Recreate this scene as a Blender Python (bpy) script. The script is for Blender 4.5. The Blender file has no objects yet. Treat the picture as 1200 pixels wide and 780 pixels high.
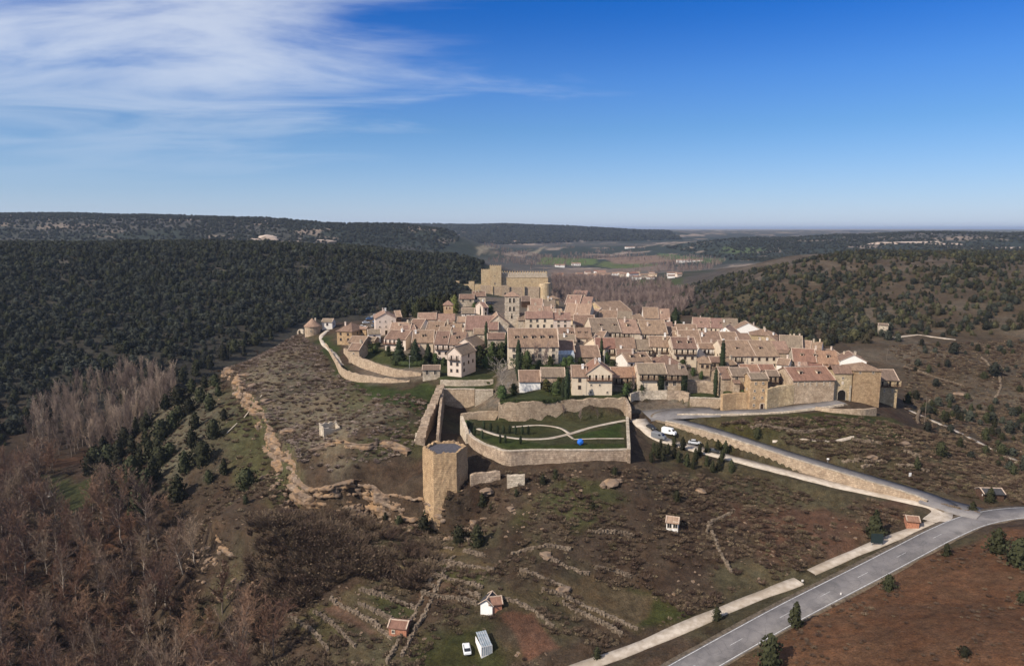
import bpy, bmesh, math, random
import numpy as np
from mathutils import Vector, Matrix
R = math.radians
random.seed(7)
RNG = np.random.default_rng(11)
SC = bpy.context.scene
COL = SC.collection

# ------------------------------------------------------------------ camera
CAM_H, PITCH, FPX = 67.0, R(8.57), 810.0          # metres above the village road, tilt, focal length (px of a 1200 px wide frame)
cam_d = bpy.data.cameras.new('camera')
cam = bpy.data.objects.new('camera', cam_d); COL.objects.link(cam)
cam.location = (0, 0, CAM_H)
cam.rotation_euler = (math.pi/2 - PITCH, 0, 0)
cam_d.sensor_width = 36.0
cam_d.lens = 36.0*FPX/1200.0
cam_d.clip_start, cam_d.clip_end = 1.0, 120000.0
SC.camera = cam

# ------------------------------------------------------------------ world, sun, exposure
SUN_EL, SUN_AZ = R(37), R(232)      # azimuth clockwise from +Y : behind the camera and to its left
world = bpy.data.worlds.new('World'); SC.world = world; world.use_nodes = True
wn, wl = world.node_tree.nodes, world.node_tree.links
wn.clear()
def wnode(t, **kw):
    n = wn.new(t)
    for k, v in kw.items(): setattr(n, k, v)
    return n
w_out = wnode('ShaderNodeOutputWorld'); w_bg = wnode('ShaderNodeBackground')
sky = wnode('ShaderNodeTexSky', sky_type='NISHITA')
sky.sun_disc = False; sky.sun_elevation = SUN_EL; sky.sun_rotation = SUN_AZ
sky.altitude = 1100; sky.air_density = 1.0; sky.dust_density = 0.25; sky.ozone_density = 5.0
geo = wnode('ShaderNodeNewGeometry')
neg = wnode('ShaderNodeVectorMath', operation='SCALE'); neg.inputs[3].default_value = -1.0
wl.new(geo.outputs['Incoming'], neg.inputs[0])
tc = wnode('ShaderNodeTexCoord')
sep = wnode('ShaderNodeSeparateXYZ'); wl.new(tc.outputs['Generated'], sep.inputs[0])
def wmath(op, a, b=None, c=None, clamp=False):
    n = wnode('ShaderNodeMath', operation=op); n.use_clamp = clamp
    for i, v in enumerate((a, b, c)):
        if v is None: continue
        if isinstance(v, (int, float)): n.inputs[i].default_value = v
        else: wl.new(v, n.inputs[i])
    return n.outputs[0]
zc = wmath('MAXIMUM', sep.outputs[2], 0.02)
cx = wmath('DIVIDE', sep.outputs[0], wmath('ADD', zc, 0.10)); cy = wmath('DIVIDE', sep.outputs[1], wmath('ADD', zc, 0.10))
comb = wnode('ShaderNodeCombineXYZ'); wl.new(cx, comb.inputs[0]); wl.new(cy, comb.inputs[1])
mp = wnode('ShaderNodeMapping'); mp.inputs['Rotation'].default_value = (0, 0, R(-32)); mp.inputs['Scale'].default_value = (0.6, 1.25, 1)
wl.new(comb.outputs[0], mp.inputs[0])
nz = wnode('ShaderNodeTexNoise'); nz.inputs['Scale'].default_value = 1.3; nz.inputs['Detail'].default_value = 9; nz.inputs['Roughness'].default_value = 0.56; nz.inputs['Distortion'].default_value = 0.6
wl.new(mp.outputs[0], nz.inputs['Vector'])
# one weather front: cirrus thick towards the left (-X), thinning to nothing on the right
front = wmath('ADD', wmath('MULTIPLY', cx, -0.34), wmath('MULTIPLY', cy, -0.24))
front = wmath('ADD', front, 1.16)
den = wmath('ADD', nz.outputs[0], wmath('MINIMUM', wmath('MULTIPLY', wmath('SUBTRACT', front, 0.5), 0.55), 0.22))
ramp = wnode('ShaderNodeMapRange'); ramp.inputs['From Min'].default_value = 0.42; ramp.inputs['From Max'].default_value = 0.84; ramp.inputs['To Max'].default_value = 0.68
ramp.interpolation_type = 'SMOOTHSTEP'
wl.new(den, ramp.inputs['Value'])
low = wnode('ShaderNodeMapRange'); low.inputs['From Min'].default_value = 0.05; low.inputs['From Max'].default_value = 0.2
wl.new(sep.outputs[2], low.inputs['Value'])
cl = wmath('MULTIPLY', ramp.outputs[0], low.outputs[0], clamp=True)
tint = wnode('ShaderNodeMix', data_type='RGBA', blend_type='MULTIPLY'); tint.inputs[0].default_value = 1.0; wl.new(sky.outputs[0], tint.inputs[6]); tint.inputs[7].default_value = (.98, .93, 1.08, 1)
hsv0 = wnode('ShaderNodeHueSaturation'); hsv0.inputs['Saturation'].default_value = 1.3; wl.new(tint.outputs[2], hsv0.inputs['Color'])
# thin ground haze paling the lowest sky, the same all round
hzr = wnode('ShaderNodeMapRange'); hzr.inputs['From Min'].default_value = 0.30; hzr.inputs['From Max'].default_value = -0.02; hzr.inputs['To Max'].default_value = .86; wl.new(sep.outputs[2], hzr.inputs['Value'])
hzp = wmath('POWER', hzr.outputs[0], 1.7)
hsv = wnode('ShaderNodeMix', data_type='RGBA'); wl.new(hzp, hsv.inputs[0]); wl.new(hsv0.outputs[0], hsv.inputs[6]); hsv.inputs[7].default_value = (4.2, 5.1, 6.5, 1)
mixc = wnode('ShaderNodeMix', data_type='RGBA'); wl.new(cl, mixc.inputs['Factor']); rampn = wnode('ShaderNodeValToRGB'); wl.new(sep.outputs[2], rampn.inputs[0]); cr_ = rampn.color_ramp
for pos_, c_ in ((0.0, (.9, .92, .95)), (.135, (.74, .88, .86)), (.2, (.84, .92, .94)), (.36, (.98, .8, .97))):
    e_ = cr_.elements.new(pos_) if pos_ > 0 else cr_.elements[0]; e_.position = pos_; e_.color = (*c_, 1)
cr_.elements[-1].position = 1.0; cr_.elements[-1].color = (.98, .8, .97, 1)
skyt = wnode('ShaderNodeMix', data_type='RGBA', blend_type='MULTIPLY'); skyt.inputs[0].default_value = 1.0; wl.new(hsv.outputs[2], skyt.inputs[6]); wl.new(rampn.outputs[0], skyt.inputs[7])
wl.new(skyt.outputs[2], mixc.inputs['A'])
mixc.inputs['B'].default_value = (6.6, 7.1, 7.8, 1)
wl.new(mixc.outputs['Result'], w_bg.inputs['Color']); w_bg.inputs['Strength'].default_value = 0.095
wl.new(w_bg.outputs[0], w_out.inputs['Surface'])

sd = bpy.data.lights.new('sun', 'SUN'); sun = bpy.data.objects.new('sun', sd); COL.objects.link(sun)
sd.energy = 4.8; sd.angle = R(0.5); sd.color = (1.0, 0.915, 0.785)
S = Vector((math.sin(SUN_AZ)*math.cos(SUN_EL), math.cos(SUN_AZ)*math.cos(SUN_EL), math.sin(SUN_EL)))   # towards the sun
sun.rotation_euler = S.to_track_quat('Z', 'Y').to_euler()
sun.location = (0, 0, 300)
vs = SC.view_settings
vs.view_transform = 'Standard'; vs.look = 'None'; vs.gamma = 1.0; vs.use_curve_mapping = False; vs.exposure = 0.32
SC.cycles.max_bounces = 4; SC.cycles.diffuse_bounces = 2; SC.cycles.glossy_bounces = 2; SC.cycles.transparent_max_bounces = 4
SC.cycles.volume_bounces = 0; SC.cycles.use_adaptive_sampling = True

# ------------------------------------------------------------------ measuring: frame point + height -> place on the land
CP, SP = math.cos(PITCH), math.sin(PITCH)
def ray(px, py):
    u, v = (px-600.0)/FPX, (390.0-py)/FPX
    return Vector((u, CP+v*SP, -SP+v*CP))
def W(px, py, z):
    d = ray(px, py); t = (z-CAM_H)/d.z
    return Vector((d.x*t, d.y*t, z))

# ------------------------------------------------------------------ noise helpers (numpy)
_perm = np.random.default_rng(3).random((256, 256))
def vnoise(x, y):
    xi, yi = np.floor(x).astype(int), np.floor(y).astype(int)
    fx, fy = x-xi, y-yi
    fx, fy = fx*fx*(3-2*fx), fy*fy*(3-2*fy)
    a = _perm[xi & 255, yi & 255]; b = _perm[(xi+1) & 255, yi & 255]
    c = _perm[xi & 255, (yi+1) & 255]; d = _perm[(xi+1) & 255, (yi+1) & 255]
    return (a*(1-fx)+b*fx)*(1-fy)+(c*(1-fx)+d*fx)*fy
def fbm(x, y, s, o=4, seed=0.0):
    r, a, t = 0.0, 1.0, 0.0
    for i in range(o):
        r = r+a*vnoise(x/s+seed+i*17.3, y/s-seed+i*9.1); t += a; a *= .5; s *= .5
    return r/t
def sstep(a, b, x):
    t = np.clip((x-a)/(b-a), 0, 1); return t*t*(3-2*t)
def seg_dist(X, Y, pts):
    """distance to a polyline, signed side, parameter interpolation of z"""
    best = np.full(np.shape(X), 1e9); side = np.zeros(np.shape(X)); zz = np.zeros(np.shape(X)); tt = np.zeros(np.shape(X))
    acc = 0.0
    for a, b in zip(pts[:-1], pts[1:]):
        dx, dy = b[0]-a[0], b[1]-a[1]; L2 = dx*dx+dy*dy
        t = np.clip(((X-a[0])*dx+(Y-a[1])*dy)/L2, 0, 1)
        ex, ey = X-a[0]-t*dx, Y-a[1]-t*dy
        d = np.sqrt(ex*ex+ey*ey); m = d < best
        best = np.where(m, d, best)
        side = np.where(m, np.sign(dx*(Y-a[1])-dy*(X-a[0])), side)
        zz = np.where(m, a[2]+t*(b[2]-a[2]), zz)
        tt = np.where(m, acc+t*math.sqrt(L2), tt); acc += math.sqrt(L2)
    return best, side, zz, tt
def in_poly(X, Y, poly):
    r = np.zeros(np.shape(X), bool); n = len(poly)
    for i in range(n):
        x0, y0 = poly[i][0], poly[i][1]; x1, y1 = poly[(i+1) % n][0], poly[(i+1) % n][1]
        if abs(y1-y0) < 1e-9: continue
        c = ((y0 > Y) != (y1 > Y)) & (X < (x1-x0)*(Y-y0)/(y1-y0)+x0)
        r ^= c
    return r
def poly_sd(X, Y, poly):
    """signed distance, positive inside"""
    pts = [(p[0], p[1], 0.0) for p in poly]+[(poly[0][0], poly[0][1], 0.0)]
    d = seg_dist(X, Y, pts)[0]
    return np.where(in_poly(X, Y, poly), d, -d)
def smooth_line(pts, n=6):
    """Catmull-Rom through xyz points"""
    P = [Vector(p) for p in pts]; P = [P[0]*2-P[1]]+P+[P[-1]*2-P[-2]]
    out = []
    for i in range(1, len(P)-2):
        for k in range(n):
            t = k/n; a, b, c, d = P[i-1], P[i], P[i+1], P[i+2]
            out.append(0.5*((2*b)+(c-a)*t+(2*a-5*b+4*c-d)*t*t+(3*b-a-3*c+d)*t**3))
    out.append(P[-2]); return out

# ------------------------------------------------------------------ terrain heights
CTRL_PX = [  # frame x, frame y, height of the land there
 # near slope below the walls
 (300,780,-37),(400,760,-31),(450,700,-25),(400,620,-18),(480,612,-17),(523,608,-17),(550,606,-15.5),(547,760,-28),(600,700,-22),(600,640,-16.5),
 (620,560,-6.2),(560,560,-7.5),(700,640,-16.5),(700,580,-8.5),(800,560,-8.6),(760,530,-4.6),(800,650,-18),(870,640,-17.5),(900,600,-14),(700,730,-25),(600,760,-27),
 (735,537,-3.4),(640,538,-3.7),
 # roads
 (800,780,-24),(870,735,-22),(960,690,-19),(1050,645,-15.5),(1140,600,-12.5),(1200,598,-12),(1085,581,-11.7),(950,542,-7.2),(850,512,-2.8),(760,490,0),
 (870,487,1.2),(960,474,3),(985,470,3.5),(1050,583,-12.2),(950,561,-10.5),(850,537,-7.5),(660,785,-27),(740,758,-25.5),(820,725,-23.5),(890,695,-21.5),(1085,616,-14),
 # slope right of the road, in front
 (1000,780,-16),(1200,780,-8),(1100,700,-13.5),(1200,640,-8.5),(1180,620,-10.5),
 # grass below the gate and the flank behind
 (1000,492,1.5),(1055,515,-3),(900,512,-1.2),(960,515,-2.2),(1000,560,-8.5),(1130,575,-11.5),(1100,485,-13),(1180,545,-15),(1150,440,-8),(1060,470,-6),
 (1035,390,0),(1100,345,15),(1200,302,30),(960,302,36),(1060,296,36),(900,330,18),(850,322,6),(820,360,-14),(930,385,-4),(1000,340,14),(1200,400,-2),(1200,470,-16),(1200,350,17),
 # village mound
 (540,442,6),(590,448,7),(620,455,6.3),(700,458,6.6),(760,479.5,.2),(745,482,0),(800,478.5,.6),(840,478,1.0),(880,478,1.6),(760,445,6.5),(830,440,6.5),(880,440,6.2),(940,440,5.5),(560,478,-2.8),(530,480,-3.2),(520,500,-4.2),(600,384,15),(480,402,10.5),(430,388,12),(385,398,9),(590,349,19),(540,350,16.5),(645,352,16),
 (740,375,10.5),(850,402,7),(920,424,6),(800,432,7.5),(700,420,9.5),(660,390,14),(1000,440,4.5),
 # left spur with the scrub and the cliff rim
 (362,386,8),(420,480,-3.5),(440,540,-7),(400,548,-8.2),(500,470,1.5),(480,530,-5),(340,402,4),(270,440,-3),(300,480,-6),(350,540,-8.8),(400,440,1.5),(330,440,0.5),
 (230,500,-16),(200,560,-26),(130,540,-39),(180,480,-23),(120,580,-43),(300,560,-19),(360,592,-19.5),(430,602,-19.8),(260,600,-24),
 (240,470,-11),(60,600,-47),(30,700,-52),(0,780,-54),(150,780,-52),(230,640,-30),(300,640,-22.5),(330,700,-31),(280,725,-43),(200,700,-49),(350,650,-22),
 # left valley and the wooded hillside
 (150,520,-45),(60,520,-46),(0,480,-36),(0,400,-11.7),(0,340,15),(0,290,47),(150,292,45),(300,291,44),(420,296,37),(540,300,29),(566,308,12),(450,340,1),(520,330,5),(300,380,-13.5),(200,420,-24),(120,400,-15),(150,340,11.5),(300,330,13.5),
 # valley floor behind
 (700,345,-30),(720,366,-26),(780,350,-28),(640,330,-30),(560,300,-24),(660,305,-26),(720,296,-22),(850,300,-18),(800,315,-27),
]
CTRL_XYZ = [  # places no line of sight reaches, and the far country
 (-170,450,-38),(-120,560,-36),(-60,600,-32),(0,600,-24),(60,560,-14),(120,480,-4),(160,420,-3),(170,340,-7),(185,300,-13),(-30,540,2),(40,520,6),
 (-330,300,-48),(-420,250,-30),(-480,380,10),(-350,120,-58),(-120,100,-58),(0,90,-42),(50,70,-30),(120,60,-6),(240,120,0),(260,180,-6),(-560,560,42),(-700,900,45),(-330,960,42),(-120,1050,22),(-60,860,-8),
 (330,230,-12),(420,330,4),(560,560,26),(700,1100,32),(400,1000,28),(900,700,32),
 (-1500,1150,20),(-700,1250,2),(-200,1300,-15),(-2400,2000,104),(-1480,2000,103),(-1160,2000,103),(-740,2000,87),(-330,2200,76),(-200,2100,60),(-600,1550,18),(-1200,1500,25),(-250,1700,5),(-100,1900,-15),
 (-900,2800,90),(-550,4500,86),(0,4600,87),(480,4700,78),(760,4900,55),(-300,3500,14),(300,3400,5),(700,3500,8),(-60,2800,-18),(300,2600,-20),(1200,4000,5),
 (1400,2400,45),(1900,2500,50),(2600,2600,52),(900,2600,30),(1300,1900,10),(800,1700,-2),(1900,1800,14),(500,1700,-20),
 (0,7000,40),(3000,7000,45),(-4000,7000,110),(6000,7000,40),(-8000,15000,80),(0,15000,45),(8000,15000,52),(-20000,40000,60),(0,40000,40),(20000,40000,50),
 (5000,3000,45),(3000,900,40),(1500,300,10),(-3000,700,60),(-1500,200,20),(-5000,3000,110),(600,0,5),(-600,0,-20)]
_cp = np.array([tuple(W(*p)) for p in CTRL_PX]+CTRL_XYZ)
def _rbf(x, y, px, py, c=12.0):
    return np.sqrt((x-px)**2+(y-py)**2+c*c)
_n = len(_cp); _A = np.zeros((_n+3, _n+3))
_A[:_n, :_n] = _rbf(_cp[:, None, 0], _cp[:, None, 1], _cp[None, :, 0], _cp[None, :, 1]) + np.eye(_n)*-0.6
_A[:_n, _n] = 1; _A[:_n, _n+1] = _cp[:, 0]/1000; _A[:_n, _n+2] = _cp[:, 1]/1000
_A[_n:, :_n] = _A[:_n, _n:].T
_w = np.linalg.solve(_A, np.concatenate([_cp[:, 2], [0, 0, 0]]))
def base_z(X, Y):
    z = _w[_n]+_w[_n+1]*X/1000+_w[_n+2]*Y/1000
    for i in range(_n): z = z+_w[i]*_rbf(X, Y, _cp[i, 0], _cp[i, 1])
    return z

# lines and areas laid on the land (frame x, y, height)
def WL(l): return [tuple(W(*p)) for p in l]
ROAD_MAIN = smooth_line(WL([(768,806,-25.8),(815,779,-24.2),(870,748,-22.5),(933,713.5,-20.2),(1017,670.5,-17.1),(1065,645.5,-15.3),(1107,624,-13.7),(1148,608,-12.7),(1205,600,-12.0),(1300,603,-12)]))
ROAD_UP = smooth_line(WL([(1118,598,-12.6),(1085,581,-11.6),(1010,558,-9.0),(930,534,-6.0),(850,508.5,-2.5),(800,495,-.6),(775,489,0.0),(790,483,0.5),(840,483,0.9),(900,481,1.5),(950,476,2.6),(985,470.5,3.5)]))
ROAD_LOW = smooth_line(WL([(748,491,-0.6),(757,501,-1.6),(776,514,-3.6),(810,524,-5.3),(850,534.5,-6.8),(900,547.5,-8.5),(950,560,-10.1),(1010,574,-11.7),(1060,584,-12.3),(1092,592,-12.6),(1104,601,-12.8),(1094,612,-13.6)]))
PATH_A = smooth_line(WL([(1094,612,-13.6),(1050,628,-15.4),(1000,648,-17.2),(950,670,-19.2)]))
PATH_B = smooth_line(WL([(936,680,-19.9),(880,701,-21.7),(820,726,-23.5),(740,760,-25.7),(660,788,-27.3),(600,812,-28.5)]))
APRON = smooth_line(WL([(757,486.5,-.1),(790,484,.45),(838,482,.95)]))
APRON2 = smooth_line(WL([(1082,582,-11.7),(1112,592,-12.4),(1150,602,-12.5)]))
ROADS = [(ROAD_LOW, 5.6), (APRON, 6.4), (APRON2, 4.6), (ROAD_MAIN, 3.6), (ROAD_UP, 3.2), (ROAD_LOW, 2.6), (PATH_A, 1.5), (PATH_B, 1.5)]
CLIFF = [tuple(p) for p in smooth_line(WL([(262,428,-3),(272,450,-6),(290,478,-9),(318,512,-11),(338,548,-13),(352,568,-14),(385,577,-14.5),(420,574,-14.5),(440,576,-14.5),(468,588,-15.5),(500,594,-16),(525,606,-16.5),(552,598,-15),(575,585,-12.3),(612,573,-9)]), 4)]
CLIFF3 = [tuple(p) for p in smooth_line(WL([(362,541,-9),(395,536,-8.2),(425,541,-8),(450,534,-6.8),(478,536,-6)]), 4)]
CLIFF2 = [tuple(p) for p in smooth_line(WL([(236,622,-33),(241,645,-36),(258,672,-39),(285,690,-40),(318,697,-38),(335,700,-34)]), 4)]
GARDEN = WL([(548,490,-0.8),(585,492,-0.8),(612,492.5,-0.8),(668,490,-0.8),(735,487.5,-0.8),(737,527,-0.8),(690,526,-0.8),(594,527,-0.8),(566,518,-0.8),(549,508,-0.8)])
TERR1 = WL([(518,451,3.8),(580,451,3.8),(578,457,3.8),(518,457,3.8)])      # grass strip above the square walls
TERR2 = WL([(585,460,5.6),(660,458,5.6),(735,458,5.6),(733,466.8,5.6),(700,467.8,5.6),(668,469.3,5.6),(640,470.8,5.6),(612,472.3,5.6),(585,471.8,5.6)])
TERR3 = WL([(742,451,5.2),(808,451,5.2),(808,461.5,5.2),(796,459.5,5.2),(782,459,5.2),(765,459,5.2),(748,460,5.2),(738,463,5.2)])
TERR4 = WL([(846,446,6.6),(926,444,6.6),(926,453,6.6),(898,457,6.6),(878,462.5,6.6),(862,462.5,6.6),(846,464,6.6)])
TERR5 = WL([(808,452,3.9),(846,452,3.9),(846,467.5,3.9),(808,466.8,3.9)])
TERR7 = WL([(500,425,6.0),(600,425,6.0),(600,440,6.0),(578,444,6.0),(540,445,6.0),(516,444,6.0)])
TERR6 = WL([(404,398,6.8),(450,392,6.8),(512,420,6.8),(512,433,6.8),(494,436,6.8),(470,434.5,6.8),(455,431.5,6.8),(440,427.5,6.8),(421,422.5,6.8),(408,413,6.8)])
TERRACES = [(GARDEN, -0.8), (TERR1, 3.8), (TERR2, 5.6), (TERR3, 5.2), (TERR4, 6.6), (TERR5, 3.9), (TERR7, 6.0)]

def on_base(px, py, z=-18.0):
    for _ in range(12): P = W(px, py, z); z = .5*z+.5*float(base_z(P.x, P.y))
    return (P.x, P.y, z)
STEPS_PX = [((505,640),(535,643),(570,652)),((508,630),(540,632),(580,640)),((470,668),(480,674),(490,680)),((440,672),(462,680),(486,694)),((500,684),(530,689),(564,699)),((410,700),(440,716),(470,732)),((368,716),(395,735),(418,758)),((610,668),(640,678),(668,690)),((660,705),(700,728),(730,745)),((495,655),(530,660),(580,668)),((492,672),(525,678),(566,690)),((495,695),(530,700),(562,708)),((422,690),(455,700),(488,712)),((388,702),(425,722),(460,748)),((340,720),(365,738),(386,762)),((636,690),(690,712),(748,738)),((645,655),(668,665),(692,672)),((698,664),(720,668),(742,676)),((588,700),(620,712),(650,735)),((600,648),(640,640),(670,645)),((690,622),(720,624),(745,628)),((1000,515),(1040,522),(1080,535)),((1010,548),(1050,545),(1090,552)),((960,532),(1000,540),(1040,541)),((330,596),(380,600),(430,608))]
STEPS = [[on_base(*q) for q in l] for l in STEPS_PX]
def box_of(X, Y, pts, pad):
    x0 = min(p[0] for p in pts)-pad; x1 = max(p[0] for p in pts)+pad; y0 = min(p[1] for p in pts)-pad; y1 = max(p[1] for p in pts)+pad
    return (X > x0) & (X < x1) & (Y > y0) & (Y < y1)
def hz(X, Y):
    X = np.asarray(X, float); Y = np.asarray(Y, float)
    z = base_z(X, Y)
    for line, hh, fade in ((CLIFF, 4.8, 16.0), (CLIFF2, 5.0, 14.0), (CLIFF3, 1.2, 9.0)):     # the land breaks along these lines
        m = box_of(X, Y, line, 60); x, y = X[m], Y[m]
        d, s, _, t = seg_dist(x, y, line)
        L = sum((Vector(b)-Vector(a)).to_2d().length for a, b in zip(line[:-1], line[1:]))
        env = sstep(0, 12, t)*sstep(0, 22, L-t)*(0.75+0.5*vnoise(t/6, t*0+3.3))*(.3+1.25*(t/L))
        wob = (fbm(x, y, 7, 3, 5.0)-.5)*2
        ds = d*s+wob*np.exp(-d/8)
        z[m] += hh*env*(np.where(ds > 0, 1, -1)*np.exp(-np.abs(ds)/fade*2.2)*sstep(0, 1.1, np.abs(ds)))
    for line in STEPS:                                                   # terraced plots: a low step at each dry stone wall
        m = box_of(X, Y, line, 18); d, s_, _, t = seg_dist(X[m], Y[m], line); z[m] += .75*s_*np.exp(-d/4.5)*sstep(0, .5, d)
    wild = np.ones_like(z)
    m = box_of(X, Y, VILLAGE_AREA, 12)
    wild[m] = 1-0.85*sstep(-6, 8, poly_sd(X[m], Y[m], VILLAGE_AREA))
    far = sstep(350, 1200, Y)
    z = z+wild*((fbm(X, Y, 34, 4, 1.0)-.5)*2.2+(fbm(X, Y, 6, 3, 2.0)-.5)*0.8)
    z = z+far*(fbm(X, Y, 260, 4, 4.0)-.5)*(10+12*sstep(900, 3000, Y))
    for poly, tz in TERRACES:
        m = box_of(X, Y, poly, 3)
        k = sstep(-0.6, 0.6, poly_sd(X[m], Y[m], poly)); z[m] = z[m]*(1-k)+tz*k
    for line, hw in ROADS:
        m = box_of(X, Y, line, 20)
        d, s, rz, t = seg_dist(X[m], Y[m], line); k = 1-sstep(hw+0.2, hw+2.2, d); z[m] = z[m]*(1-k)+(rz-0.25)*k
    return z
VILLAGE_AREA = WL([(385,398,9),(420,440,6),(515,450,4),(585,475,4),(740,480,2),(840,482,2),(985,470,3.5),(1050,470,0),(960,410,5),(850,385,5),(720,365,9),(650,345,15),(530,342,16),(440,375,12)])

# the land is sampled once on a fan of rows (forward) and columns (sideways)
_rows = [45.0]
while _rows[-1] < 700: _rows.append(_rows[-1]*1.0052)
while _rows[-1] < 46000: _rows.append(_rows[-1]*1.0145)
ROWS = np.array(_rows)
_u = np.concatenate([np.linspace(-1.7, -0.82, 40, endpoint=False), np.linspace(-0.82, 0.82, 560), np.linspace(0.82, 1.7, 41)[1:]])
GY = np.repeat(ROWS[:, None], len(_u), 1); GX = (GY+60.0)*_u[None, :]
GZ = hz(GX.ravel(), GY.ravel()).reshape(GX.shape)
def hf(X, Y):
    X = np.asarray(X, float); Y = np.asarray(Y, float)
    r = np.clip(np.interp(Y, ROWS, np.arange(len(ROWS))), 0, len(ROWS)-1.001)
    c = np.clip(np.interp(X/(Y+60.0), _u, np.arange(len(_u))), 0, len(_u)-1.001)
    ri, ci = r.astype(int), c.astype(int); fr, fc = r-ri, c-ci
    return (GZ[ri, ci]*(1-fc)+GZ[ri, ci+1]*fc)*(1-fr)+(GZ[ri+1, ci]*(1-fc)+GZ[ri+1, ci+1]*fc)*fr
def hf1(x, y): return float(hf(np.array([x]), np.array([y]))[0])
_T = np.concatenate([np.arange(60, 700, 0.8), np.geomspace(700, 20000, 900)])
def G(px, py, above=0.0, tmin=60.0):
    """first place along a line of sight that is 'above' metres over the land"""
    d = ray(px, py); t = _T[_T >= tmin]
    f = CAM_H+d.z*t-hf(d.x*t, d.y*t)-above
    i = int(np.argmax(f <= 0))
    if f[i] > 0: i = len(t)-1
    tt = t[i]
    if i > 0 and f[i-1] != f[i]: tt = t[i-1]+(t[i]-t[i-1])*f[i-1]/(f[i-1]-f[i])
    return Vector((d.x*tt, d.y*tt, CAM_H+d.z*tt-above))
def GP(l, above=0.0): return [G(p[0], p[1], above) for p in l]

# ------------------------------------------------------------------ object helpers
def tag(o, label=None, cat=None, group=None, kind=None):
    for k, v in (('label', label), ('category', cat), ('group', group), ('kind', kind)):
        if v: o[k] = v
    return o
def link(name, me, parent=None, loc=None, rz=0.0):
    o = bpy.data.objects.new(name, me); COL.objects.link(o)
    if parent is not None: o.parent = parent
    if loc is not None: o.location = loc
    if rz: o.rotation_euler = (0, 0, rz)
    return o
def empty(name, loc, rz=0.0):
    o = link(name, None, None, loc, rz); o.empty_display_size = 0.5; return o
class MB:
    """collects faces, builds one mesh"""
    def __init__(s): s.v, s.f, s.m = [], [], []
    def add(s, vs, fs, m=0):
        b = len(s.v); s.v += [tuple(v) for v in vs]
        s.f += [tuple(i+b for i in f) for f in fs]; s.m += [m]*len(fs); return s
    def box(s, x0, x1, y0, y1, z0, z1, m=0):
        return s.add([(x0,y0,z0),(x1,y0,z0),(x1,y1,z0),(x0,y1,z0),(x0,y0,z1),(x1,y0,z1),(x1,y1,z1),(x0,y1,z1)],
                     [(3,2,1,0),(4,5,6,7),(0,1,5,4),(1,2,6,5),(2,3,7,6),(3,0,4,7)], m)
    def mesh(s, name, mats, smooth=False):
        me = bpy.data.meshes.new(name); me.from_pydata(s.v, [], s.f)
        for m in (mats if isinstance(mats, (list, tuple)) else [mats]): me.materials.append(m)
        if any(s.m): me.polygons.foreach_set('material_index', s.m)
        if smooth: me.polygons.foreach_set('use_smooth', [True]*len(s.f))
        me.update(); return me
    def obj(s, name, mats, parent=None, loc=None, rz=0.0, smooth=False):
        return link(name, s.mesh(name, mats, smooth), parent, loc, rz)
def np_mesh(name, V, F, mats, smooth=False, mi=None):
    """V (n,3), F (m,k) arrays -> mesh, quickly"""
    me = bpy.data.meshes.new(name); F = np.asarray(F, np.int32); k = F.shape[1]
    me.vertices.add(len(V)); me.vertices.foreach_set('co', np.asarray(V, np.float32).ravel())
    me.loops.add(F.size); me.loops.foreach_set('vertex_index', F.ravel())
    me.polygons.add(len(F)); me.polygons.foreach_set('loop_start', np.arange(0, F.size, k, dtype=np.int32))
    me.polygons.foreach_set('loop_total', np.full(len(F), k, np.int32))
    for m in (mats if isinstance(mats, (list, tuple)) else [mats]): me.materials.append(m)
    if mi is not None: me.polygons.foreach_set('material_index', np.asarray(mi, np.int32))
    if smooth: me.polygons.foreach_set('use_smooth', np.ones(len(F), bool))
    me.update(); me.validate(); return me

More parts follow.
